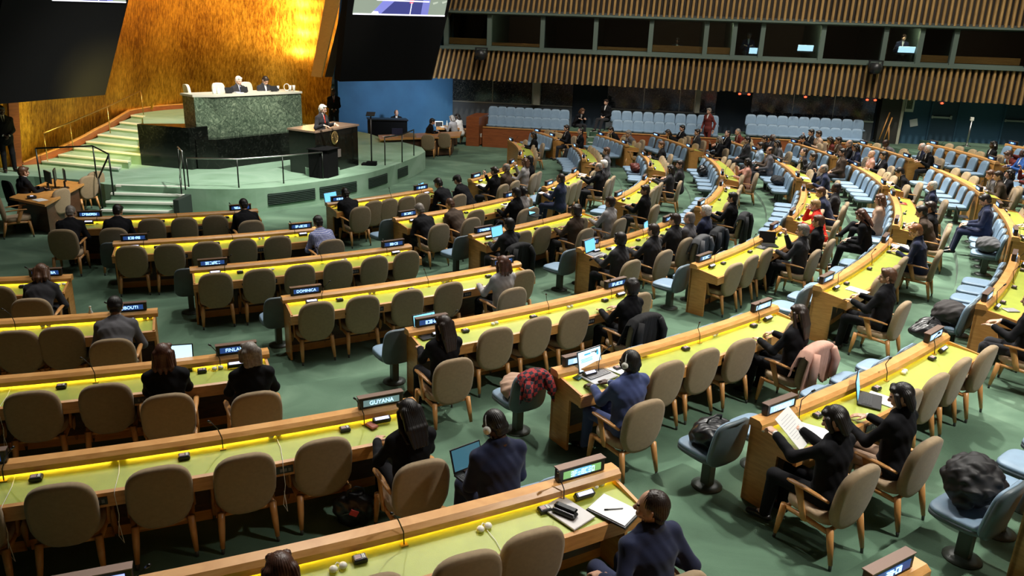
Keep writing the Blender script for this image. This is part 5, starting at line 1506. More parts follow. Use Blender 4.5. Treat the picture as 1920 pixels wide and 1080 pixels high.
S('person with black bob in charcoal jacket beside black laptop, lower right desk', 0, 1690, 738, near=True, pose='desk', hair='bob', hairc='black', fem=True, top='black', legs='tan', pitch=20, yaw=25, dr=.16)
S('person in navy suit with white headphones and laptop on lap, in the near aisle', 0, 957, 822, seat='blue', near=True, pose='laplap', hair='thin', hairc='black', skin='dark', top='navy', legs='navy', extras=('headphones',), lean=5, pitch=25, yaw=20)
S('person with short brown hair in black suit writing, sixth row', 1, 1664, 517, near=True, pose='write', hair='short', hairc='brown', top='black', legs='black', yaw=15, dr=.08)
S('person with ginger hair and glasses in navy suit reading, sixth row', 1, 1716, 432, near=True, pose='write', hair='short', hairc='ginger', skin='pale', top='navy', legs='navy', pitch=25, extras=('glasses',), yaw=20)
S('person in dark jacket drawn back, seventh row at right picture edge', 0, 1935, 560, pose='desk', top='black', hair='short')
# front rows on the left
S('bald person in black suit at the left end of the front desk', 6, 110, 414, pose='desk', hair='bald', hairc='grey', skin='tan', top='black')
S('black-haired person in black top beside the bald one, front desk', 6, 209, 410, pose='write', hair='short', hairc='black', top='black', yaw=-10)
S('person with short dark hair at the right end of the front left desk', 6, 461, 388, pose='desk', hair='short', hairc='black', skin='tan', top='black')
S('person in blue plaid shirt leaning on the second row desk', 5, 596, 416, pose='desk', hair='short', hairc='black', top='plaid', legs='navy', tw=.2, near=True)
S('person in black jacket in front of blue laptop, first seat of second front desk', 6, 646, 362, pose='type', hair='thin', hairc='black', skin='dark', top='black')
S('person in black jacket with arms raised to a small laptop, front row', 6, 821, 343, pose='type', hair='short', hairc='black', top='black', skin='tan')
S('person wearing black cap and black coat, front row', 6, 866, 338, pose='desk', hair='short', hairc='black', fem=True, top='black', extras=('cap',))
S('grey-haired person in black sleeveless jacket, second row', 5, 786, 392, pose='desk', hair='short', hairc='grey', top='black')
S('person in brown-grey leather jacket, second row', 5, 843, 382, pose='desk', hair='thin', hairc='brown', skin='light', top='brown')
S('person with braided dark hair and pale patterned blouse, second row', 5, 988, 360, pose='desk', hair='bun', hairc='black', skin='dark', fem=True, top='palegrey')
S('dark-haired person low beside the patterned blouse, second row', 5, 1036, 374, pose='write', hair='short', hairc='black', skin='tan', top='black')
S('dark-haired person with bun at far front-row desk, turned left', 6, 943, 322, pose='chin', hair='bun', hairc='dark', fem=True, top='black')
S('bald person with tan head, front row far desk', 6, 973, 317, pose='desk', hair='bald', hairc='grey', skin='tan', top='brown')
S('person with raised arms and plaid shawl, front row far desk', 6, 985, 303, pose='chin', hair='mid', hairc='brown', fem=True, top='palegrey')
S('person in all black beside the plaid shawl, front row', 6, 1002, 300, pose='desk', hair='short', hairc='black', top='black')
S('dark-haired person at far front desk near side gallery', 6, 1000, 252, pose='desk', hair='mid', hairc='black', fem=True, top='black', skin='tan')
S('shaved person in navy suit leaning over papers, second row', 5, 1051, 334, pose='write', hair='thin', hairc='dark', skin='tan', top='navy', legs='navy')
S('bald person in black suit reading, second row', 5, 1122, 313, pose='read', hair='bald', hairc='grey', skin='light', top='black', pitch=20)
S('white-haired person in dark suit, second row', 5, 1151, 309, pose='desk', hair='short', hairc='white', skin='pale', top='charcoal')
S('grey-coated person turned away behind the white-haired one', 5, 1137, 283, pose='desk', hair='short', hairc='brown', top='grey')
S('suited person with white shirt by side gallery, left of two', 5, 1062, 240, pose='desk', hair='short', hairc='dark', top='black', shirt='white', lean=5)
S('suited person with white shirt by side gallery, right of two', 5, 1088, 246, pose='lap', hair='thin', hairc='dark', top='black', shirt='white', lean=0)
S('dark-haired person in grey-black top with coat over chair, third row', 4, 978, 427, near=True, pose='type', hair='short', hairc='black', skin='tan', top='charcoal')
S('curly-haired person in grey-brown sweater, third row', 4, 1095, 398, pose='desk', hair='curly', hairc='dark', skin='tan', top='brown')
S('person in crumpled grey-white shirt leaning forward, third row', 4, 1160, 381, pose='desk', hair='short', hairc='dark', skin='tan', top='palegrey', legs='grey')
S('dark-suited person with arm on desk, third row', 4, 1218, 357, pose='desk', hair='short', hairc='dark', skin='tan', top='black', yaw=30)
S('dark-haired person next to bearded one, third row', 4, 1257, 316, pose='read', hair='mid', hairc='black', fem=True, top='charcoal')
S('person in dark suit and white shirt turned left, third row', 4, 1275, 308, pose='desk', hair='short', hairc='dark', top='charcoal', yaw=20)
S('dark-suited person looking left at far end, third row', 4, 1240, 271, pose='desk', hair='short', hairc='brown', top='black', yaw=10)
S('small dark-suited person by the middle gallery group', 4, 1145, 243, pose='desk', hair='short', hairc='black', top='black')
S('person in dark suit typing on blue-screen laptop, fourth row', 3, 1169, 449, near=True, pose='type', hair='short', hairc='black', skin='dark', top='charcoal', legs='black', extras=('glasses',))
S('person in charcoal vest watching a tablet, fourth row', 3, 1238, 434, pose='type', hair='short', hairc='dark', top='charcoal', legs='black', near=True)
S('dark-haired person in grey suit, fourth row, fourth seat', 3, 1265, 411, pose='desk', hair='short', hairc='dark', skin='pale', top='charcoal')
S('balding grey person in grey suit, fourth row', 3, 1292, 408, pose='desk', hair='bald', hairc='grey', skin='pale', top='grey')
S('white-haired person in navy suit, fourth row', 3, 1323, 395, pose='desk', hair='short', hairc='white', skin='pale', top='navy')
S('black-haired person in black suit with hands clasped, fourth row', 3, 1373, 370, near=True, pose='desk', hair='short', hairc='black', skin='light', top='black', legs='black')
S('person with pink shawl and dark hair, fourth row', 3, 1402, 303, pose='chin', hair='mid', hairc='black', skin='dark', fem=True, top='pink')
S('dark-haired person beside the pink shawl, fourth row far section', 3, 1290, 240, pose='desk', hair='short', hairc='black', top='black')
S('person bending at far end of the fourth row', 3, 1252, 248, pose='desk', hair='mid', hairc='dark', fem=True, top='black')
S('person in dark suit on blue seat, far section, leftmost of three', 2, 1340, 262, seat='blue', pose='lap', hair='short', hairc='black', top='charcoal')
S('person in pale shirt on blue seat, far section, middle of three', 2, 1362, 272, seat='blue', pose='lap', hair='short', hairc='black', skin='tan', top='sky')
S('person in grey suit on blue seat, far section, rightmost of three', 2, 1384, 281, seat='blue', pose='cross', hair='bald', hairc='dark', skin='tan', top='grey')
S('purple-dressed person at far end of fifth row', 2, 1383, 247, pose='desk', hair='thin', hairc='grey', top='maroon')
S('person leaning forward over papers at far fifth-row desk', 2, 1433, 260, pose='write', hair='short', hairc='black', top='black')
S('grey-jacketed person stretching an arm on far fifth-row desk', 2, 1457, 268, pose='desk', hair='mid', hairc='black', fem=True, top='grey')
S('dark-haired person with hand at mouth, fifth row', 2, 1525, 294, pose='chin', hair='short', hairc='dark', skin='tan', top='charcoal')
S('bald person in navy suit leaning on elbows, fifth row', 2, 1544, 316, pose='chin', hair='bald', hairc='grey', skin='light', top='navy')
S('person in brown jacket slumped on blue seat, fifth row', 1, 1497, 283, seat='blue', pose='lap', hair='short', hairc='black', skin='tan', top='brown')
S('person in dark grey jacket looking away, fifth row', 2, 1567, 352, pose='desk', hair='thin', hairc='black', skin='dark', top='charcoal', near=True)
S('ruddy person in navy suit beside the red jacket', 2, 1538, 360, pose='desk', hair='short', hairc='brown', skin='light', top='navy', near=True, yaw=20)
S('person in bright red jacket with short blond hair', 2, 1528, 383, near=True, pose='chin', hair='short', hairc='blond', skin='pale', fem=True, top='red', legs='black')
S('grey-haired person in dark grey suit with hand to chin, fifth row', 2, 1508, 432, near=True, pose='chin', hair='short', hairc='grey', skin='light', top='charcoal', legs='black')
S('person with glasses in dark navy suit leaning back, fifth row', 2, 1567, 419, near=True, pose='lap', hair='short', hairc='brown', skin='light', top='black', legs='black', extras=('glasses',))
S('person with long brown hair on blue seat writing on lap', 1, 1643, 405, seat='blue', near=True, pose='laplap', hair='long', hairc='auburn', skin='light', fem=True, top='black', legs='black', lean=12, pitch=25)
S('person with curly light-brown hair on blue seat, hands on lap', 1, 1647, 374, seat='blue', near=True, pose='cross', hair='mid', hairc='brown', skin='light', fem=True, top='tan', legs='black', pitch=15)
S('person with dark suit and white shirt in sixth row far section, leftmost', 1, 1521, 248, pose='chin', hair='short', hairc='black', top='black', lean=5)
S('person with light jacket in sixth row far section, second', 1, 1542, 251, pose='desk', hair='short', hairc='dark', skin='tan', top='tan', lean=5)
S('brown-dressed person in sixth row far section, third', 1, 1572, 263, pose='desk', hair='short', hairc='dark', skin='tan', top='brown', lean=5)
S('balding person in dark suit leaning on far sixth-row desk', 1, 1592, 269, pose='desk', hair='bald', hairc='grey', skin='light', top='black')
S('person in pink-beige coat seen from the side, sixth row', 1, 1632, 288, pose='lap', hair=None, hairc='dark', fem=True, top='pink', lean=0)
S('red-faced dark-haired person in black jacket, sixth row', 1, 1657, 291, pose='desk', hair='short', hairc='black', skin='tan', top='black')
S('person with glasses in dark suit looking down, sixth row', 1, 1686, 322, pose='write', hair='short', hairc='black', top='black', pitch=25, extras=('glasses',), near=True)
S('bald person in dark navy suit seated upright, sixth row', 1, 1747, 348, near=True, pose='lap', hair='bald', hairc='white', skin='pale', top='navy', lean=5)
S('dark-haired person in olive-brown suit, sixth row', 1, 1727, 396, near=True, pose='desk', hair='short', hairc='black', skin='tan', top='brown')
S('black-haired person half hidden behind olive-brown suit', 1, 1743, 388, pose='desk', hair='short', hairc='dark', skin='tan', top='black')
S('person with dark hair in navy suit using laptop on blue seat', 0, 1827, 373, seat='blue', near=True, pose='laplap', hair='short', hairc='black', skin='light', top='navy', legs='navy', pitch=30, lean=5)
S('older bald person in dark suit at far seventh-row desk', 0, 1728, 275, pose='desk', hair='bald', hairc='white', skin='pale', top='navy')
S('older person in dark suit beside the bald one, far seventh row', 0, 1739, 279, pose='desk', hair='thin', hairc='white', skin='pale', top='black')
S('person resting chin on hand on blue seat, eighth row', -1, 1812, 303, seat='blue', pose='chin', hair='short', hairc='black', skin='tan', top='maroon')
S('person with light-brown hair reading at seventh-row desk', 0, 1857, 327, pose='write', hair='short', hairc='brown', skin='light', top='grey')
S('person in dark olive suit at seventh-row desk near right edge', 0, 1871, 329, pose='desk', hair='short', hairc='dark', skin='light', top='brown')
S('person in black with white collar at seventh row, right edge', 0, 1893, 325, pose='desk', hair='mid', hairc='black', fem=True, top='black')
S('person in blue dress and jacket leaning forward at right picture edge', 0, 1930, 395, pose='desk', hair='short', hairc='dark', skin='light', top='navy', legs='navy')
S('person in royal-blue suit with white headphones at eighth row', -1, 1904, 286, pose='desk', hair='thin', hairc='black', skin='dark', top='royal', extras=('headphones',), lean=5)
S('dark-haired person behind the royal-blue suit, eighth row', -1, 1890, 290, pose='chin', hair='short', hairc='brown', skin='light', top='maroon')
S('person with headphones in black sitting high by the blue wall', -1, 1843, 270, pose='lap', hair='mid', hairc='black', skin='dark', fem=True, top='black', extras=('headphones',), lean=0)
# rows of listeners in the far sections too small to tell apart by face
for i, (row, u, v, seat, top) in enumerate([(1, 1483, 259, 'desk', 'black'), (1, 1556, 262, 'desk', 'maroon'), (2, 1470, 258, 'desk', 'charcoal'), (2, 1413, 252, 'blue', 'black'), (3, 1335, 248, 'desk', 'charcoal'), (3, 1366, 262, 'desk', 'black'),
                                       (2, 1440, 283, 'blue', 'brown'), (2, 1507, 285, 'desk', 'charcoal'), (4, 1178, 250, 'desk', 'grey'), (1, 1605, 276, 'desk', 'navy'), (0, 1650, 268, 'desk', 'grey')]):
    S('small %s-clad listener, far desks, %s of the distant listeners from front' % (top, ORD[i] if i < 12 else 'last'), row, u, v, seat=seat, pose=['desk', 'lap', 'chin'][i % 3], hair=['short', 'mid', 'bald', 'thin'][i % 4], hairc=['black', 'dark', 'grey'][i % 3], skin=['light', 'tan', 'dark', 'pale'][i % 4], top=top, fem=i % 4 == 1)

# people who stand or sit elsewhere
def stand_at(label, u, v, z, rz, hz=1.62, **kw):
    p = at(u, v, z+hz); return person(label, (p.x, p.y, z), rz, **kw)
def behind(u, v, dd):
    """where the sight line of a pixel crosses the line dd metres behind the rostrum front"""
    d = FW + RT*((u-960)/FPX) - UP*((v-540)/FPX); o = Vector((-.85, .52))*dd
    A = Vector((-8.58, 22.5))+o; e = Vector((1.78, 2.45)); det = -d.x*e.y+d.y*e.x
    t = (-A.x*e.y+A.y*e.x)/det
    return Vector((d.x*t, d.y*t, CAM_H+d.z*t))
def face_to(p, q): return math.atan2(q[1]-p[1], q[0]-p[0])-PI/2
p = at(20, 322, SZ); person('standing guard in black suit with clasped hands left of gold wall', (p.x, p.y, SZ), face_to(p, (0, 8)), pose='stand', hair='short', hairc='black', skin='dark', top='black', legs='black', tie='black', lean=2, near=True)
p = at(625, 172, SZ+1.62); person('standing guard in black suit before the blue wall behind the lectern', (p.x, p.y, SZ), face_to(p, (0, 8)), pose='stand', hair='short', hairc='black', skin='dark', top='black', legs='black', tie='maroon', lean=2)
p = at(597, 203, 2.40); person('white-haired speaker in dark suit standing at the black lectern', (p.x, p.y, .80), face_to(p, (2.5, 19)), pose='lectern', hair='short', hairc='white', skin='pale', top='charcoal', legs='charcoal', tie='red', lean=10, near=True, extras=('glasses',))
mbx = MB(); mbx.box((p.x, p.y, .70), (.9, .9, .198), CARPETD, Matrix.Rotation(.4, 3, 'Z')); tag(mbx.obj('footstep'), 'low green carpeted step the speaker stands on behind the lectern', 'step')
for (u, v, lab, hc, kw) in [(442, 152, 'white-haired president in dark suit seated centre of the rostrum', 'white', dict(tie='blue')), (491, 149, 'dark-haired person reading seated at right of the rostrum', 'dark', dict(pitch=30))]:
    p = behind(u, v, .8); q = (p.x, p.y, 1.76); rz = face_to(p, (6, 14))
    person(lab, q, rz, pose='desk', hair='short', hairc=hc, skin='pale' if hc == 'white' else 'light', top='charcoal', lean=12, near=True, **kw)
HIGHB = mat('cream_leather', (.72, .64, .50), .5)
for (u, v, lab) in [(420, 167, 'cream high-backed chair left of the white-haired president'), (471, 165, 'cream high-backed chair between the two seated at the rostrum'), (369, 169, 'cream chair turned sideways at left end of the rostrum')]:
    p = behind(u, v, 1.15); t = thing('rostrum_chair', lab, 'chair', (p.x, p.y, 1.685), face_to(p, (6, 14)) + (1.25 if u == 369 else 0))
    mb = MB(); mb.loft([[(x, -.30-.12*z, .80+z) for x, z in oval(.22*s, .36*s, 20, 4)] for s in (.93, 1)]+[[(x, -.22-.12*z, .80+z) for x, z in oval(.22*s, .36*s, 20, 4)] for s in (1, .9)], HIGHB, True); mb.obj('backrest', t)
    mb = MB(); mb.loft([[(x, y, z) for x, y in oval(.27*s, .26*s, 20, 4)] for s, z in ((.9, .38), (1, .4), (1, .48), (.9, .5))], HIGHB, True); mb.obj('seat', t)
    for s in (-1, 1): mb = MB(); mb.box((s*.28, -.02, .64), (.06, .42, .05), HIGHB, bev=.015); mb.box((s*.28, .1, .52), (.04, .05, .22), HIGHB); mb.obj('armrest', t)
    mb = MB(); mb.tube([(0, 0, .02), (0, 0, .4)], .04, BLACK, 8); mb.lathe([(.28, 0), (.28, .02), (.05, .06)], (0, 0, 0), BLACK, 16); mb.obj('pedestal', t)
# things on the rostrum
zr = 2.625
for (u, v, w_, lab) in [(430, 176, .34, 'black monitor facing the president on the rostrum'), (458, 174, .3, 'small black monitor right of the president'), (515, 170, .36, 'black monitor facing the reader on the rostrum')]:
    p = behind(u, v, .28); p.z = zr; t = thing('monitor', lab, 'monitor', p, face_to(p, (6, 14)))
    mb = MB(); mb.box((0, 0, .09), (w_*.8, .03, .15), BLACK, Matrix.Rotation(.25, 3, 'X')); mb.obj('panel', t); mb = MB(); mb.box((0, -.02, .01), (.16, .12, .02), BLACK); mb.obj('foot', t)
for (u, v, lab) in [(402, 178, 'clear bottle at left end of the rostrum top'), (410, 177, 'second clear bottle, beside the first at left end of the rostrum'), (544, 170, 'white cup pair on rostrum right end, left one'), (551, 169, 'white cup pair on rostrum right end, right one'), (521, 172, 'lone white cup on rostrum right of the reader')]:
    cup(lab, behind(u, v, .3).xy.to_3d()+Vector((0, 0, zr)), WHITEP if 'cup' in lab else None, .18 if 'bottle' in lab else .16, .05, 'bottle' if 'bottle' in lab else 'cup')
p = behind(538, 170, .3); p.z = zr; t = thing('ring_holder', 'small pale coiled holder on rostrum beside white cups', 'holder', p)
mb = MB(); mb.tube([(.09*math.cos(a), .0, .11+.10*math.sin(a)) for a in [i*PI/6 for i in range(13)]], .012, WHITEP, 6); mb.obj('ring', t); mb = MB(); mb.box((0, 0, .012), (.1, .08, .02), WHITEP); mb.obj('foot', t)
t = papers('white papers before the president on the rostrum', behind(448, 172, .35).xy.to_3d()+Vector((0, 0, zr)), .6, 3)

# secretary's table at far left
def table(label, poly, z, h=.74, m=OAK, legs=True):
    t = thing('work_table', label, 'table'); mb = MB(); mb.prism(poly, z+h-.05, z+h, m); mb.obj('tabletop', t)
    mb = MB(); cx = sum(p[0] for p in poly)/len(poly); cy = sum(p[1] for p in poly)/len(poly)
    mb.prism([(cx+(x-cx)*.8, cy+(y-cy)*.8) for x, y in poly], z+.05, z+h-.05, WALNUT); mb.obj('skirt_panel', t)
    return t
T1 = [at(17, 370, .74), at(84, 384, .74), at(159, 343, .74), at(100, 335, .74)]
table('orange wood table with computers at left below the stage', [(p.x, p.y) for p in T1], 0)
p = at(38, 318, 1.26); person('person with glasses in dark suit working at computer, far left table', (p.x, p.y, 0), face_to(p, at(90, 350, .8)), pose='type', hair='short', hairc='brown', skin='light', top='black', legs='black', tie='grey', lean=5, near=True, extras=('glasses',))
office_chair('black office chair of the person at far left table', (p.x-.08, p.y-.02, 0), face_to(p, at(90, 350, .8)))
for (u, v, rz, lab, w_) in [(93, 356, 2.4, 'large black monitor on the left orange table', .42), (106, 352, 2.0, 'thin black monitor seen edge-on, left orange table', .4), (124, 352, 2.2, 'small black monitor at the far end of left orange table', .28)]:
    q = at(u, v, .745); t = thing('monitor', lab, 'monitor', q, rz)
    mb = MB(); mb.box((0, 0, .30), (w_, .03, .27), BLACK); mb.obj('panel', t); mb = MB(); mb.box((0, .02, .08), (.05, .04, .16), BLACK); mb.box((0, .02, .006), (.2, .16, .012), BLACK); mb.obj('stand', t)
q = at(75, 375, .745); papers('white sheet on the near corner of left orange table', q, 1.0)
q = at(60, 372, .745); t = thing('desk_phone', 'black conference unit with small lit screen on left orange table', 'console', q, .6)
mb = MB(); mb.box((0, 0, .03), (.18, .14, .05), BLACK, bev=.01); mb.obj('unit_body', t); mb = MB(); mb.box((0, 0, .057), (.06, .05, .004), SCRW); mb.obj('display', t)
for (u, v, z, rz, lab) in [(38, 442, 0, -1.0, 'beige armchair seen from the back at left edge before orange table'), (104, 425, 0, 1.35, 'beige armchair turned sideways right of the orange table, nearest'), (158, 395, 0, 1.15, 'beige armchair between orange table and stage steps, front one'), (172, 385, 0, 1.15, 'beige armchair between orange table and stage steps, rear one')]:
    beige_chair(lab, None, at(u, v, z), rz)

# clerks' tables by the right end of the stage
def P2_(u, v, z=.74): q = at(u, v, z); return (q.x, q.y)
table('long orange wood clerks table right of the stage, near one', [P2_(709, 253), P2_(712, 261), P2_(862, 256), P2_(866, 246)], 0)
table('smaller orange table behind with white papers, right of stage', [P2_(818, 235), P2_(818, 241), P2_(862, 241), P2_(862, 234)], 0)
t = thing('control_desk', 'black equipment desk before the blue wall', 'desk', (0, 0, 0))
A = at(694, 273, 0); B = at(764, 274, 0)
mb = MB(); mb.prism([(A.x, A.y), (B.x, B.y), (B.x-.2, B.y+.6), (A.x-.2, A.y+.6)], 0, 1.02, BLACKM); mb.obj('desk_body', t)
mb = MB(); mb.prism([(A.x-.05, A.y-.05), (B.x+.05, B.y-.05), (B.x-.15, B.y+.65), (A.x-.25, A.y+.65)], 1.02, 1.07, BLACK); mb.obj('desk_top', t)
p = at(743, 217, 1.06); person('bald person behind the black equipment desk', (p.x, p.y, 0), face_to(p, (0, 10)), pose='desk', hair='bald', hairc='grey', skin='light', top='black', lean=10)
for (u, v, lab, kw, rz) in [(802, 226, 'dark-haired person in black with light bag, clerks table', dict(hair='short', hairc='black', top='black', skin='light'), -1.2),
                            (864, 217, 'person with dark hair in white top at clerks papers', dict(hair='mid', hairc='black', fem=True, top='white', skin='tan'), 1.0),
                            (853, 220, 'person in grey knit top leaning at clerks papers', dict(hair='mid', hairc='grey', fem=True, top='palegrey', skin='light'), .9)]:
    p = at(u, v, 1.22); person(lab, (p.x, p.y, 0), rz, pose='desk', lean=15, **kw)
for (u, v, rz, lab) in [(770, 292, .05, 'beige armchair from behind at clerks table, leftmost'), (803, 296, .05, 'beige armchair from behind at clerks table, centre'), (833, 292, .05, 'beige armchair from behind at clerks table, right'),
                        (875, 270, 1.5, 'beige armchair facing left at right end of clerks table'), (788, 248, -2.0, 'beige armchair facing camera behind clerks table')]:
    beige_chair(lab, None, at(u, v, 0), rz)
for (u, v, lab) in [(724, 257, 'white papers at left end of the near clerks table'), (738, 255, 'second white papers, near clerks table'), (830, 238, 'white papers on the rear clerks table, left'), (848, 238, 'white papers on the rear clerks table, right')]:
    papers(lab, at(u, v, .745), .5, 3)
cup('water bottle on rear clerks table', at(838, 237, .745), None, .22)
q = at(823, 237, .745); t = thing('document_stand', 'small white-framed screen on rear clerks table', 'screen', q, .3)
mb = MB(); mb.box((0, 0, .2), (.34, .02, .03), WHITEP); mb.box((-.16, 0, .1), (.02, .02, .2), WHITEP); mb.box((.16, 0, .1), (.02, .02, .2), WHITEP); mb.obj('frame', t)
mb = MB(); mb.box((0, .01, .1), (.3, .01, .18), BLACK); mb.obj('panel', t)
q = at(745, 254, .745); t = thing('clerk_monitor', 'dark blue monitor on near clerks table', 'monitor', q, .1); mb = MB(); mb.box((0, 0, .15), (.4, .03, .24), mat('dark_blue_plastic', (.02, .025, .07), .5)); mb.obj('panel', t); mb = MB(); mb.box((0, 0, .015), (.2, .15, .03), BLACK); mb.obj('foot', t)
t = thing('pale_stool', 'small wooden trolley with white box beside red wood wall', 'trolley', at(899, 272, 0))
mb = MB(); mb.box((0, 0, .2), (.3, .3, .3), REDWOOD); mb.obj('trolley_body', t); mb = MB(); mb.box((0, 0, .42), (.16, .2, .14), WHITEP); mb.obj('white_box', t)

# people in the side gallery
def gal(label, u, v, off, zf, rz, hz, **kw):
    q = wall_u(u, v, off); person(label, (q.x, q.y, q.z-hz), rz, **kw)
gz = math.atan2(WN.y, WN.x)-PI/2
gal('person in black bending over seats at end of left gallery group', 1082, 202, 2.2, .5, gz+.8, 1.2, pose='desk', lean=30, hair='mid', hairc='brown', fem=True, top='black', skin='light')
gal('seated person in dark suit with white shirt in gallery gap', 1138, 190, 1.4, .6, gz-.5, 1.24, pose='lap', lean=5, hair='short', hairc='dark', top='black', skin='light')
gal('standing person in reddish-brown dress among middle gallery seats', 1331, 208, 2.6, .5, gz-.7, 1.60, pose='walk', lean=3, hair='short', hairc='grey', top='maroon', legs='maroon', skin='light', fem=True)
for (u, v, lab, top, kw) in [(1404, 68, 'interpreter in white and navy behind booth window', 'navy', dict(hair='short', hairc='grey', skin='light')), (1692, 72, 'interpreter lit by screens in right booth window', 'navy', dict(hair='short', hairc='dark', skin='light')), (1270, 78, 'dark figure behind orange sill booth window', 'black', dict(hair='short', hairc='black', skin='dark'))]:
    gal(lab, u, v, .2, 4, gz, 1.15, pose='desk', lean=15, top=top, **kw)
for i, (u, v, w_) in enumerate([(1510, 93, .75), (1700, 96, .8), (1412, 98, .4)]):
    q = wall_u(u, v, .75); t = thing('booth_console', ['bright laptop console glowing in booth window left of the centre', 'bright console glowing in right booth window', 'small lit console by interpreter in white'][i], 'console', (q.x, q.y, q.z-.1), gz)
    mb = MB(); mb.box((0, 0, .0), (w_, .3, .05), BLACK); mb.obj('console_body', t); mb = MB(); mb.box((0, .0, .16), (w_*.8, .03, .24), mat('booth_screen', (.6, .75, .9), .4, emit=(.55, .75, 1), estr=1.6), Matrix.Rotation(-.4, 3, 'X')); mb.obj('lit_panel', t)

# ================================================================== THINGS ON AND BY THE DESKS
dlap('large silver laptop with light blue page before person in blue suit', 1, 1122, 706, SCRL, w=.37, extra=.12)
dlap('laptop with cyan screen before person with long dark hair', 2, 806, 628, SCRC, w=.33, extra=.1, shell=BLACK)
dlap('laptop with bright white-blue screen at Finland desk', 2, 335, 690, SCRL, w=.30, extra=-.1, shell=BLACK)
dlap('black laptop with blue screen on lower right desk', 0, 1630, 752, SCRB, w=.33, extra=.45, shell=BLACK)
dlap('silver laptop with blue screen standing alone, third row', 4, 941, 449, SCRB, w=.33, extra=.1)
dlap('laptop with blue screen, fourth row, first seat', 3, 1118, 478, SCRB, w=.36, extra=.15)
dlap('black tablet laptop with small blue screen, fourth row', 3, 1220, 436, SCRB, w=.28, extra=.2, shell=BLACK)
dlap('open black laptop seen side-on, fifth row', 2, 1441, 460, BLACK, w=.32, extra=-.9, shell=BLACK)
dlap('blue laptop before black-jacketed person at front row', 6, 628, 384, SCRB, w=.36, extra=.2)
dlap('small blue laptop beside raised arms, front row', 6, 798, 361, SCRB, w=.30, extra=.3)
dlap('tablet with pale blue screen lying at front of third row', 5, 1004, 405, SCRC, w=.26, extra=.1, shell=BLACK)
# laptop on the lap of the person in the near aisle
q = at(893, 893, ROWZ[0]+.62); laptop('dark laptop on lap of person in navy suit, near aisle', q, face_rz(math.degrees(math.atan2(q.y-CY, q.x-CX)))+.2, SCRD, w=.31, shell=BLACK, open_=1.9)
q = at(1805, 407, ROWZ[0]+.62); laptop('black laptop on lap of person on blue seat', q, face_rz(math.degrees(math.atan2(q.y-CY, q.x-CX))), BLACK, w=.30, shell=BLACK)
# nearest desk
p, a = desk_pt(0, 1065, 963); t = thing('closed_laptop', 'closed grey laptop on the nearest desk under black case', 'laptop', p); on_desk(t, a, .28)
mb = MB(); mb.box((0, 0, .009), (.24, .33, .016), mat('grey_lid', (.50, .46, .44), .4), bev=.004); mb.obj('lid', t); mb = MB(); mb.box((0, 0, .002), (.23, .32, .004), BLACK); mb.obj('rubber_base', t)
p, a = desk_pt(0, 1060, 962, .022); t = thing('glasses_case', 'black glasses case lying on the closed grey laptop', 'case', p); on_desk(t, a, .55)
mb = MB(); mb.box((-.012, 0, .018), (.075, .19, .036), BLACK, bev=.012); mb.obj('case_body', t); mb = MB(); mb.box((.010, .005, .042), (.058, .175, .022), mat('glossy_black', (.01, .01, .01), .12), bev=.009); mb.obj('case_lid', t)
p, a = desk_pt(0, 1151, 960, .006); t = thing('notepad', 'white notepad in black folder on the nearest desk', 'notepad', p); on_desk(t, a, .42)
mb = MB(); mb.box((0, 0, .008), (.26, .335, .016), BLACK, bev=.004); mb.obj('folder', t); mb = MB(); mb.box((.004, .004, .019), (.235, .31, .007), PAPER); mb.obj('page_block', t)
p, a = desk_pt(0, 1151, 955, .030); t = thing('pen', 'black pen lying on the white notepad', 'pen', p); on_desk(t, a, 1.25)
mb = MB(); mb.tube([(0, -.07, .004), (0, .05, .004)], .0045, mat('pen_grey', (.2, .2, .2), .4), 8); mb.obj('barrel', t); mb = MB(); mb.tube([(0, .05, .004), (0, .075, .004)], .0055, BLACK, 8); mb.obj('pen_cap', t)
p, a = desk_pt(1, 697, 800); t = thing('leather_case', 'small red-brown leather case on the Guyana desk', 'case', p); on_desk(t, a, .35); mb = MB(); mb.box((0, 0, .014), (.075, .115, .026), mat('red_leather', (.30, .07, .03), .5), bev=.008); mb.obj('case_body', t)
p, a = desk_pt(1, 1075, 690); t = thing('phone', 'black phone beside the large silver laptop', 'phone', p); on_desk(t, a, -.5); mb = MB(); mb.box((0, 0, .007), (.075, .15, .012), BLACK, bev=.004); mb.obj('phone_body', t)
p, a = desk_pt(1, 1086, 707); t = thing('phone', 'green-tinted black phone near desk corner before blue suit', 'phone', p); on_desk(t, a, -1.2); mb = MB(); mb.box((0, 0, .007), (.08, .16, .012), mat('dark_green_glass', (.02, .06, .05), .15), bev=.004); mb.obj('phone_body', t)
dpap('white paper pile right of the blue suit laptop', 1, 1162, 693, n=3, extra=.3)
t = papers('large white sheet held up by short-haired person at lower right', at(1489, 803, ROWZ[0]+.90), face_rz(-54), 1, (.26, .34)); t.rotation_euler = (Matrix.Rotation(face_rz(-53), 4, 'Z') @ Matrix.Rotation(.75, 4, 'X') @ Matrix.Rotation(.25, 4, 'Z')).to_euler()
dpap('open white papers on lower right desk under the held sheet', 0, 1520, 815, n=3, extra=.5, size=(.34, .30))
dpap('white papers beside black laptop, lower right desk', 0, 1655, 765-15, n=2, extra=.2)
dpap('white paper with black pen near Dominica desk end', 3, 968, 518, n=2, extra=.3)
dpap('white papers beside elbow of typing person, fourth row', 3, 1150, 466, n=2, extra=.2)
dpap('papers under the hands of ginger-haired person', 1, 1687, 462, n=3, extra=.2, size=(.3, .3))
dpap('papers before short brown-haired writer, sixth row', 1, 1607, 545, n=2)
dpap('white papers on second row desk, near patterned blouse', 5, 955, 385, n=2, size=(.3, .3))
dpap('white papers on front row desk by black-capped person', 6, 905, 348, n=3, size=(.32, .25))
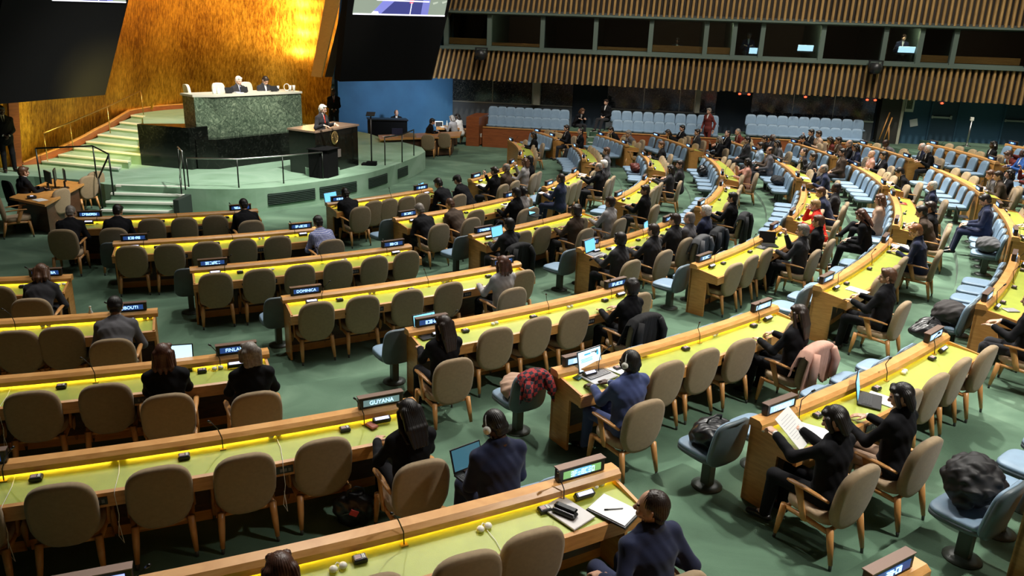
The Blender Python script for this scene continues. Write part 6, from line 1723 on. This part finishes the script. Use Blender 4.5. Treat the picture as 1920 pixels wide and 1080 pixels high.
dpap('long white papers on third row desk end', 4, 1280-15, 340, n=3, size=(.4, .25))
dpap('white papers on second row by navy leaning person', 5, 1022, 363, n=2)
dpap('white papers by bald reader, second row', 5, 1090, 328, n=3, size=(.36, .24))
dpap('white papers on fourth row desk before clasped hands', 3, 1360, 352, n=3, size=(.3, .25))
dpap('papers on seventh-row desk before reading person', 0, 1840, 352, n=3, size=(.4, .3))
dpap('papers on sixth-row desk before glasses-wearing person', 1, 1665, 342, n=2, size=(.3, .25))
dpap('white papers at fifth-row desk before bald person', 2, 1508, 334, n=3, size=(.3, .25))
dpap('red folder on sixth-row desk', 1, 1690, 381, n=1, size=(.32, .24), col_=RED)
dpap('red folder on fourth-row far desk', 3, 1340, 300, n=1, size=(.3, .2), col_=RED)
dpap('white papers on far fifth-row desk', 2, 1425, 279, n=2, size=(.3, .2))
dpap('pale green booklet on fifth-row desk by red jacket', 2, 1487, 408, n=1, size=(.28, .22), col_=mat('pale_green_booklet', (.45, .62, .5), .6))
dpap('dark tablet flat on fifth-row desk', 2, 1428, 463, n=1, size=(.30, .20), col_=BLACK)
p, a = desk_pt(0, 1895, 582); t = thing('phone', 'grey tablet with checkered screen held at right edge', 'phone', p); on_desk(t, a, .9); mb = MB(); mb.box((0, 0, .007), (.13, .20, .012), GREYP, bev=.004); mb.obj('tablet_body', t)
# earpieces: (row, u, v, words)
for row, u, v, w_ in [(1, 222, 860, 'white earpiece pair with cords hanging, left half of Guyana desk'), (1, 515, 818, 'white earpiece pair with cords hanging, right half of Guyana desk'), (1, 30, 881, 'white earpiece at left edge beside Guinea-Bissau sign'),
                      (0, 908, 992, 'white earpiece pair on nearest desk'), (0, 634, 1067, 'white earpiece on nearest desk at bottom edge'), (0, 1121, 912, 'white earpiece beside display on nearest desk'),
                      (2, 22, 720, 'white earpiece pair at left edge, Finland desk'), (2, 408, 700-8, 'white earpiece right of the Finland laptop'), (3, 86, 612, 'white earpiece pair on Djibouti desk'), (3, 277, 597, 'white earpiece at right end of Djibouti desk'),
                      (2, 927, 608, 'white earpiece mid fifth-row desk'), (2, 1068, 576, 'white earpiece right half of fifth-row desk'), (1, 1207, 667, 'white earpiece left of dark headset, sixth row'), (1, 1340, 629, 'white earpiece mid sixth-row desk'), (1, 1420, 596, 'white earpiece near right end of sixth-row desk'),
                      (3, 833, 529, 'white earpiece, first of pair on Dominica desk'), (3, 843, 526, 'white earpiece, second of pair on Dominica desk'), (3, 697, 550, 'white earpiece left half of Dominica desk'), (3, 949, 507, 'white earpiece by papers, Dominica desk'),
                      (4, 508, 507, 'white earpiece left part of third-row desk'), (4, 645, 489, 'white earpiece mid third-row desk'), (4, 674, 480, 'white earpiece right part of third-row desk'), (5, 377, 452, 'white earpiece second-row desk, left'), (5, 490, 448, 'white earpiece second-row desk, middle'),
                      (3, 1325+45, 478-1, 'white earpiece on fourth row by its right end'), (2, 1365, 478, 'white earpiece on fifth-row desk third section'), (1, 1595, 510, 'white earpiece on sixth-row desk third section'), (0, 1436, 807, 'pale earpiece at left corner of lower right desk'), (0, 1695, 705-6, 'white earpiece behind black bob, lower right desk'),
                      (4, 130-15, 535, 'white earpiece at right end of the Colombia desk')]:
    if (row, u) in ((3, 1370),): continue
    earpiece(w_, row, u, v, cord=(u, v) in ((222, 860), (515, 818), (30, 881), (908, 992), (22, 720)))
cup('clear water bottle standing on the Djibouti desk', desk_pt(3, 172, 600)[0], None, .17, .028)
# garments over chairs
def on_chair(row, u, v, hz=.9, dr=None):
    p = at(u, v, ROWZ[row]+hz); a = math.degrees(math.atan2(p.y-CY, p.x-CX))
    b_ = min(OCC['desk'], key=lambda q: abs(q[1]-a)+(0 if q[0] == row else 99))
    if b_[0] == row and abs(R_(b_[1]-a))*ROWR(row) < .55: a, rr = b_[1], b_[2]
    else:
        rr = SEAT_OCC; OCC['desk'].append((row, a, rr))
    return pol(ROWR(row)+rr, a, ROWZ[row]), face_rz(a)
q, rz = on_chair(1, 1530, 625); coat('dusty pink coat draped over armchair behind long-haired person', q, rz, mat('pink_wool', (.52, .29, .22), .9, noise=.1, scale=12), (.42, .30), .62, seed=1)
q, rz = on_chair(2, 1150, 580); coat('long black coat hanging over fifth-row armchair', q, rz, mat('black_wool', (.006, .006, .007), .9), (.62, .3), .6, seed=2)
q, rz = on_chair(4, 985, 445); coat('black coat over armchair of third-row typist', q, rz, MATS['black_wool'], (.66, .2), .58, seed=3)
q, rz = on_chair(3, 1345, 440); coat('grey coat over fourth-row armchair', q, rz, mat('grey_wool', (.10, .10, .105), .9, noise=.1, scale=12), (.45, .2), .58, seed=4)
q, rz = on_chair(3, 1368, 420); coat('dark charcoal coat over fourth-row armchair beside the grey one', q, rz, mat('charcoal_wool', (.02, .021, .024), .9), (.6, .2), .58, seed=5)
q, rz = on_chair(3, 1392, 395); coat('long dark coat over armchair of black-haired person, fourth row', q, rz, MATS['charcoal_wool'], (.66, .2), .58, seed=6)
# bags and coats on the pedestal seats and floor
def blue_seat_at(row, u, v, hz=.47):
    p = at(u, v, ROWZ[row]+hz); a = math.degrees(math.atan2(p.y-CY, p.x-CX)); OCC['blue'].append((row, a, 0))
    return pol(ROWR(row)-.33, a, ROWZ[row]+.45), face_rz(a)
LB = mat('black_nylon', (.010, .010, .012), .35, bump=.2, bscale=30)
q, rz = blue_seat_at(0, 1335, 830); blob_bag('shiny black bag on pedestal seat left of lower right desk', 'handbag', 'bag', q, rz, (.42, .34, .26), LB, 1)
q, rz = blue_seat_at(-1, 1840, 960); blob_bag('big black puffer jacket heaped on pedestal seat at right edge', 'puffer_jacket', 'coat', q+Vector((.02, .10, 0)), rz, (.46, .42, .40), mat('black_puffer', (.012, .011, .012), .62), 2, strap=False, puff=True)
q, rz = blue_seat_at(1, 985, 745); blob_bag('beige coat folded on pedestal seat below fifth-row desk', 'folded_coat', 'coat', q, rz, (.42, .38, .2), mat('beige_wool', (.42, .27, .19), .9), 3, strap=False)
def plaidred():
    m, nt, b = newmat('red_plaid'); tc = nt.nodes.new('ShaderNodeTexCoord'); ck = nt.nodes.new('ShaderNodeTexChecker'); ck.inputs['Scale'].default_value = 22
    ck.inputs['Color1'].default_value = (.35, .03, .03, 1); ck.inputs['Color2'].default_value = (.02, .02, .03, 1)
    nt.links.new(tc.outputs['Object'], ck.inputs['Vector']); nt.links.new(ck.outputs['Color'], b.inputs['Base Color']); b.inputs['Roughness'].default_value = .9; return m
coat('red and black plaid scarf over pedestal seat back by blue-suited person', q-Vector((0, 0, .45)), rz, plaidred(), (.22, .2), .40, name='scarf', seed=9, base=.84)
q, rz = blue_seat_at(0, 1765, 640); blob_bag('black briefcase on pedestal seat under the sign at desk end', 'briefcase', 'bag', q, rz, (.44, .36, .26), LB, 4)
q, rz = blue_seat_at(0, 1770, 600); blob_bag('dark grey coat with white tag heaped on pedestal seat', 'folded_coat', 'coat', q, rz, (.46, .42, .32), mat('dark_grey_cloth', (.035, .03, .03), .8), 5, strap=False)
q, rz = blue_seat_at(0, 1830, 468); blob_bag('grey and black coat on pedestal seat, seventh row', 'folded_coat', 'coat', q, rz, (.46, .42, .3), MATS['grey_wool'], 6, strap=False)
q, rz = blue_seat_at(3, 1328, 330); blob_bag('black backpack on blue seat before the fourth-row desk', 'backpack', 'bag', q, rz, (.36, .3, .36), LB, 7)
q, rz = blue_seat_at(4, 1190, 322); blob_bag('black and red bag on blue seat, third row', 'backpack', 'bag', q, rz, (.36, .3, .3), mat('dark_red_bag', (.12, .02, .012), .6), 8)
q, rz = blue_seat_at(2, 1462, 345); blob_bag('black jacket on blue seat, fifth row', 'folded_coat', 'coat', q, rz, (.4, .36, .26), MATS['charcoal_wool'], 9, strap=False)
blob_bag('black floor bag with red and white print beside Guyana desk chair', 'shopping_bag', 'bag', at(668, 985, ROWZ[1]), .4, (.34, .2, .34), LB, 10)
t = thing('printed_flower', 'small red tag hanging on the black floor bag', 'tag', at(668, 950, ROWZ[1]+.25)+Vector((0, -.10, 0)), .3)
mb = MB(); mb.box((0, 0, 0), (.07, .012, .05), mat('red_print', (.6, .05, .05), .6), Matrix.Rotation(.5, 3, 'Y')); mb.obj('tag_card', t)
blob_bag('black bag on the floor before the sixth-row curve', 'handbag', 'bag', at(1490, 392+8, ROWZ[2]), .4, (.4, .3, .25), LB, 11)
XN = [0]
DONE = set()
def a0x(b, k): return BLK[b][k][0]
def a1x(b, k): return BLK[b][k][1]
# ---- place the chairs
def place_chairs():
    for b in BLK:
        for k in BLK[b]:
            r = ROWR(k); z = ROWZ[k]
            span = R_(BLK[b][k][1]-BLK[b][k][0])*r; pitch = span/6
            occ = sorted([(a, dr) for (kk, a, dr) in OCC.get('desk', []) if kk == k and a0x(b, k)-1.6 < a < a1x(b, k)+1.2 and (kk, a) not in DONE])
            slots = [slot_angle(b, k, i) for i in range(6)]; taken = {}
            for (oa, dr) in occ:           # every sitter gets the nearest free place
                c = sorted([i for i in range(6) if i not in taken], key=lambda i: abs(slots[i]-oa))
                if c and abs(R_(slots[c[0]]-oa)*r) < pitch*1.3: taken[c[0]] = (oa, dr); DONE.add((k, oa))
                elif c is not None:
                    DONE.add((k, oa)); XN[0] += 1; beige_chair('beige armchair out of line under %s-clad sitter, %s, %s' % ([WHO.get((k, oa), 'coat'), 'second '+WHO.get((k, oa), 'coat')][min(1, max(0, XN[0]-1))], ROWN[k], SECN[b]), None, pol(r+dr, oa, z), face_rz(oa))
            for i in range(6):
                if i in taken: aj, dd = taken[i]; who = 'drawn back, in use,'; jit = 0
                else:
                    aj = slots[i]; dd = SEAT_EMPTY+RNG.uniform(-.03, .04); who = 'pushed in,'; jit = RNG.uniform(-.06, .06)
                    if any(abs(R_(oa-aj)*r) < .47 for (oa, dr) in occ):
                        for s_ in (.25, -.25, .45, -.45):
                            a2 = aj+math.degrees(s_*pitch/r)
                            if all(abs(R_(oa-a2)*r) >= .50 for (oa, dr) in occ): aj = a2; break
                p = pol(r+dd, aj, z)
                if p.y < 2.9 or (b == 'L' and k == -1) or (b == 'L' and k == 0 and i < 1): continue
                beige_chair('beige armchair %s %s %s, %s, %s' % (who, ORD[i], endn(b), ROWN[k], SECN[b]), 'armchairs at the %s desk, %s' % (ROWN[k], SECN[b]), p, face_rz(aj)+jit)
            if k <= 5 and (b != 'L' or k == 0) and not (b == 'M' and k == 5 and False):
                a0, a1 = BLK[b][k]; e = math.degrees(.30/r)
                socc = [a for (kk, a, dr) in OCC.get('blue', []) if kk == k]
                n = 6
                for i in (range(n) if b != 'L' else (5,)):
                    if b in 'LMN': a = a0-e+(a1-a0+e*.2)*(i+.4)/n
                    else: a = a0+(a1-a0)*(i+.5)/n
                    if b == 'L': a = a0+(a1-a0)*(i+.4)/n
                    for oa in socc:
                        if abs(R_(oa-a)*r) < .3: a = oa
                    blue_chair('blue pedestal seat, %s %s, before %s desk, %s' % (ORD[i], endn(b).replace('from ', 'from '), ROWN[k], SECN[b].replace(' from left', '')), 'pedestal seats before the %s desk, %s' % (ROWN[k], SECN[b]), pol(r-.33, a, z), face_rz(a))
place_chairs()
# side gallery seats: two tiers each
def gallery_seats():
    rz = math.atan2(-WN.x, WN.y)  # local +Y = towards the hall
    rz = math.atan2(WN.y, WN.x)-PI/2
    for gi, (u0, u1, n, zb) in enumerate([(905, 1066, 9, .42), (1145, 1350, 10, .50), (1400, 1625, 11, .62)]):
        for tier in (0, 1):
            off = 2.35 if tier == 0 else 1.15
            s0, s1 = wx(u0+(10 if gi == 0 else 4 if tier == 0 else 0), off, 215), wx(u1, off, 215)
            for i in range(n):
                s = s0+(s1-s0)*(i+.5)/n; c = W0+WD*s+WN*off
                t = blue_chair('pale blue gallery seat, %s from left, %s tier, %s group at side wall' % (ORD[i], ['lower', 'upper'][tier], ['left', 'middle', 'right'][gi]), 'gallery seats, %s group, %s tier' % (['left', 'middle', 'right'][gi], ['lower', 'upper'][tier]), (c.x, c.y, zb+(.26 if tier else 0)), rz)
gallery_seats()
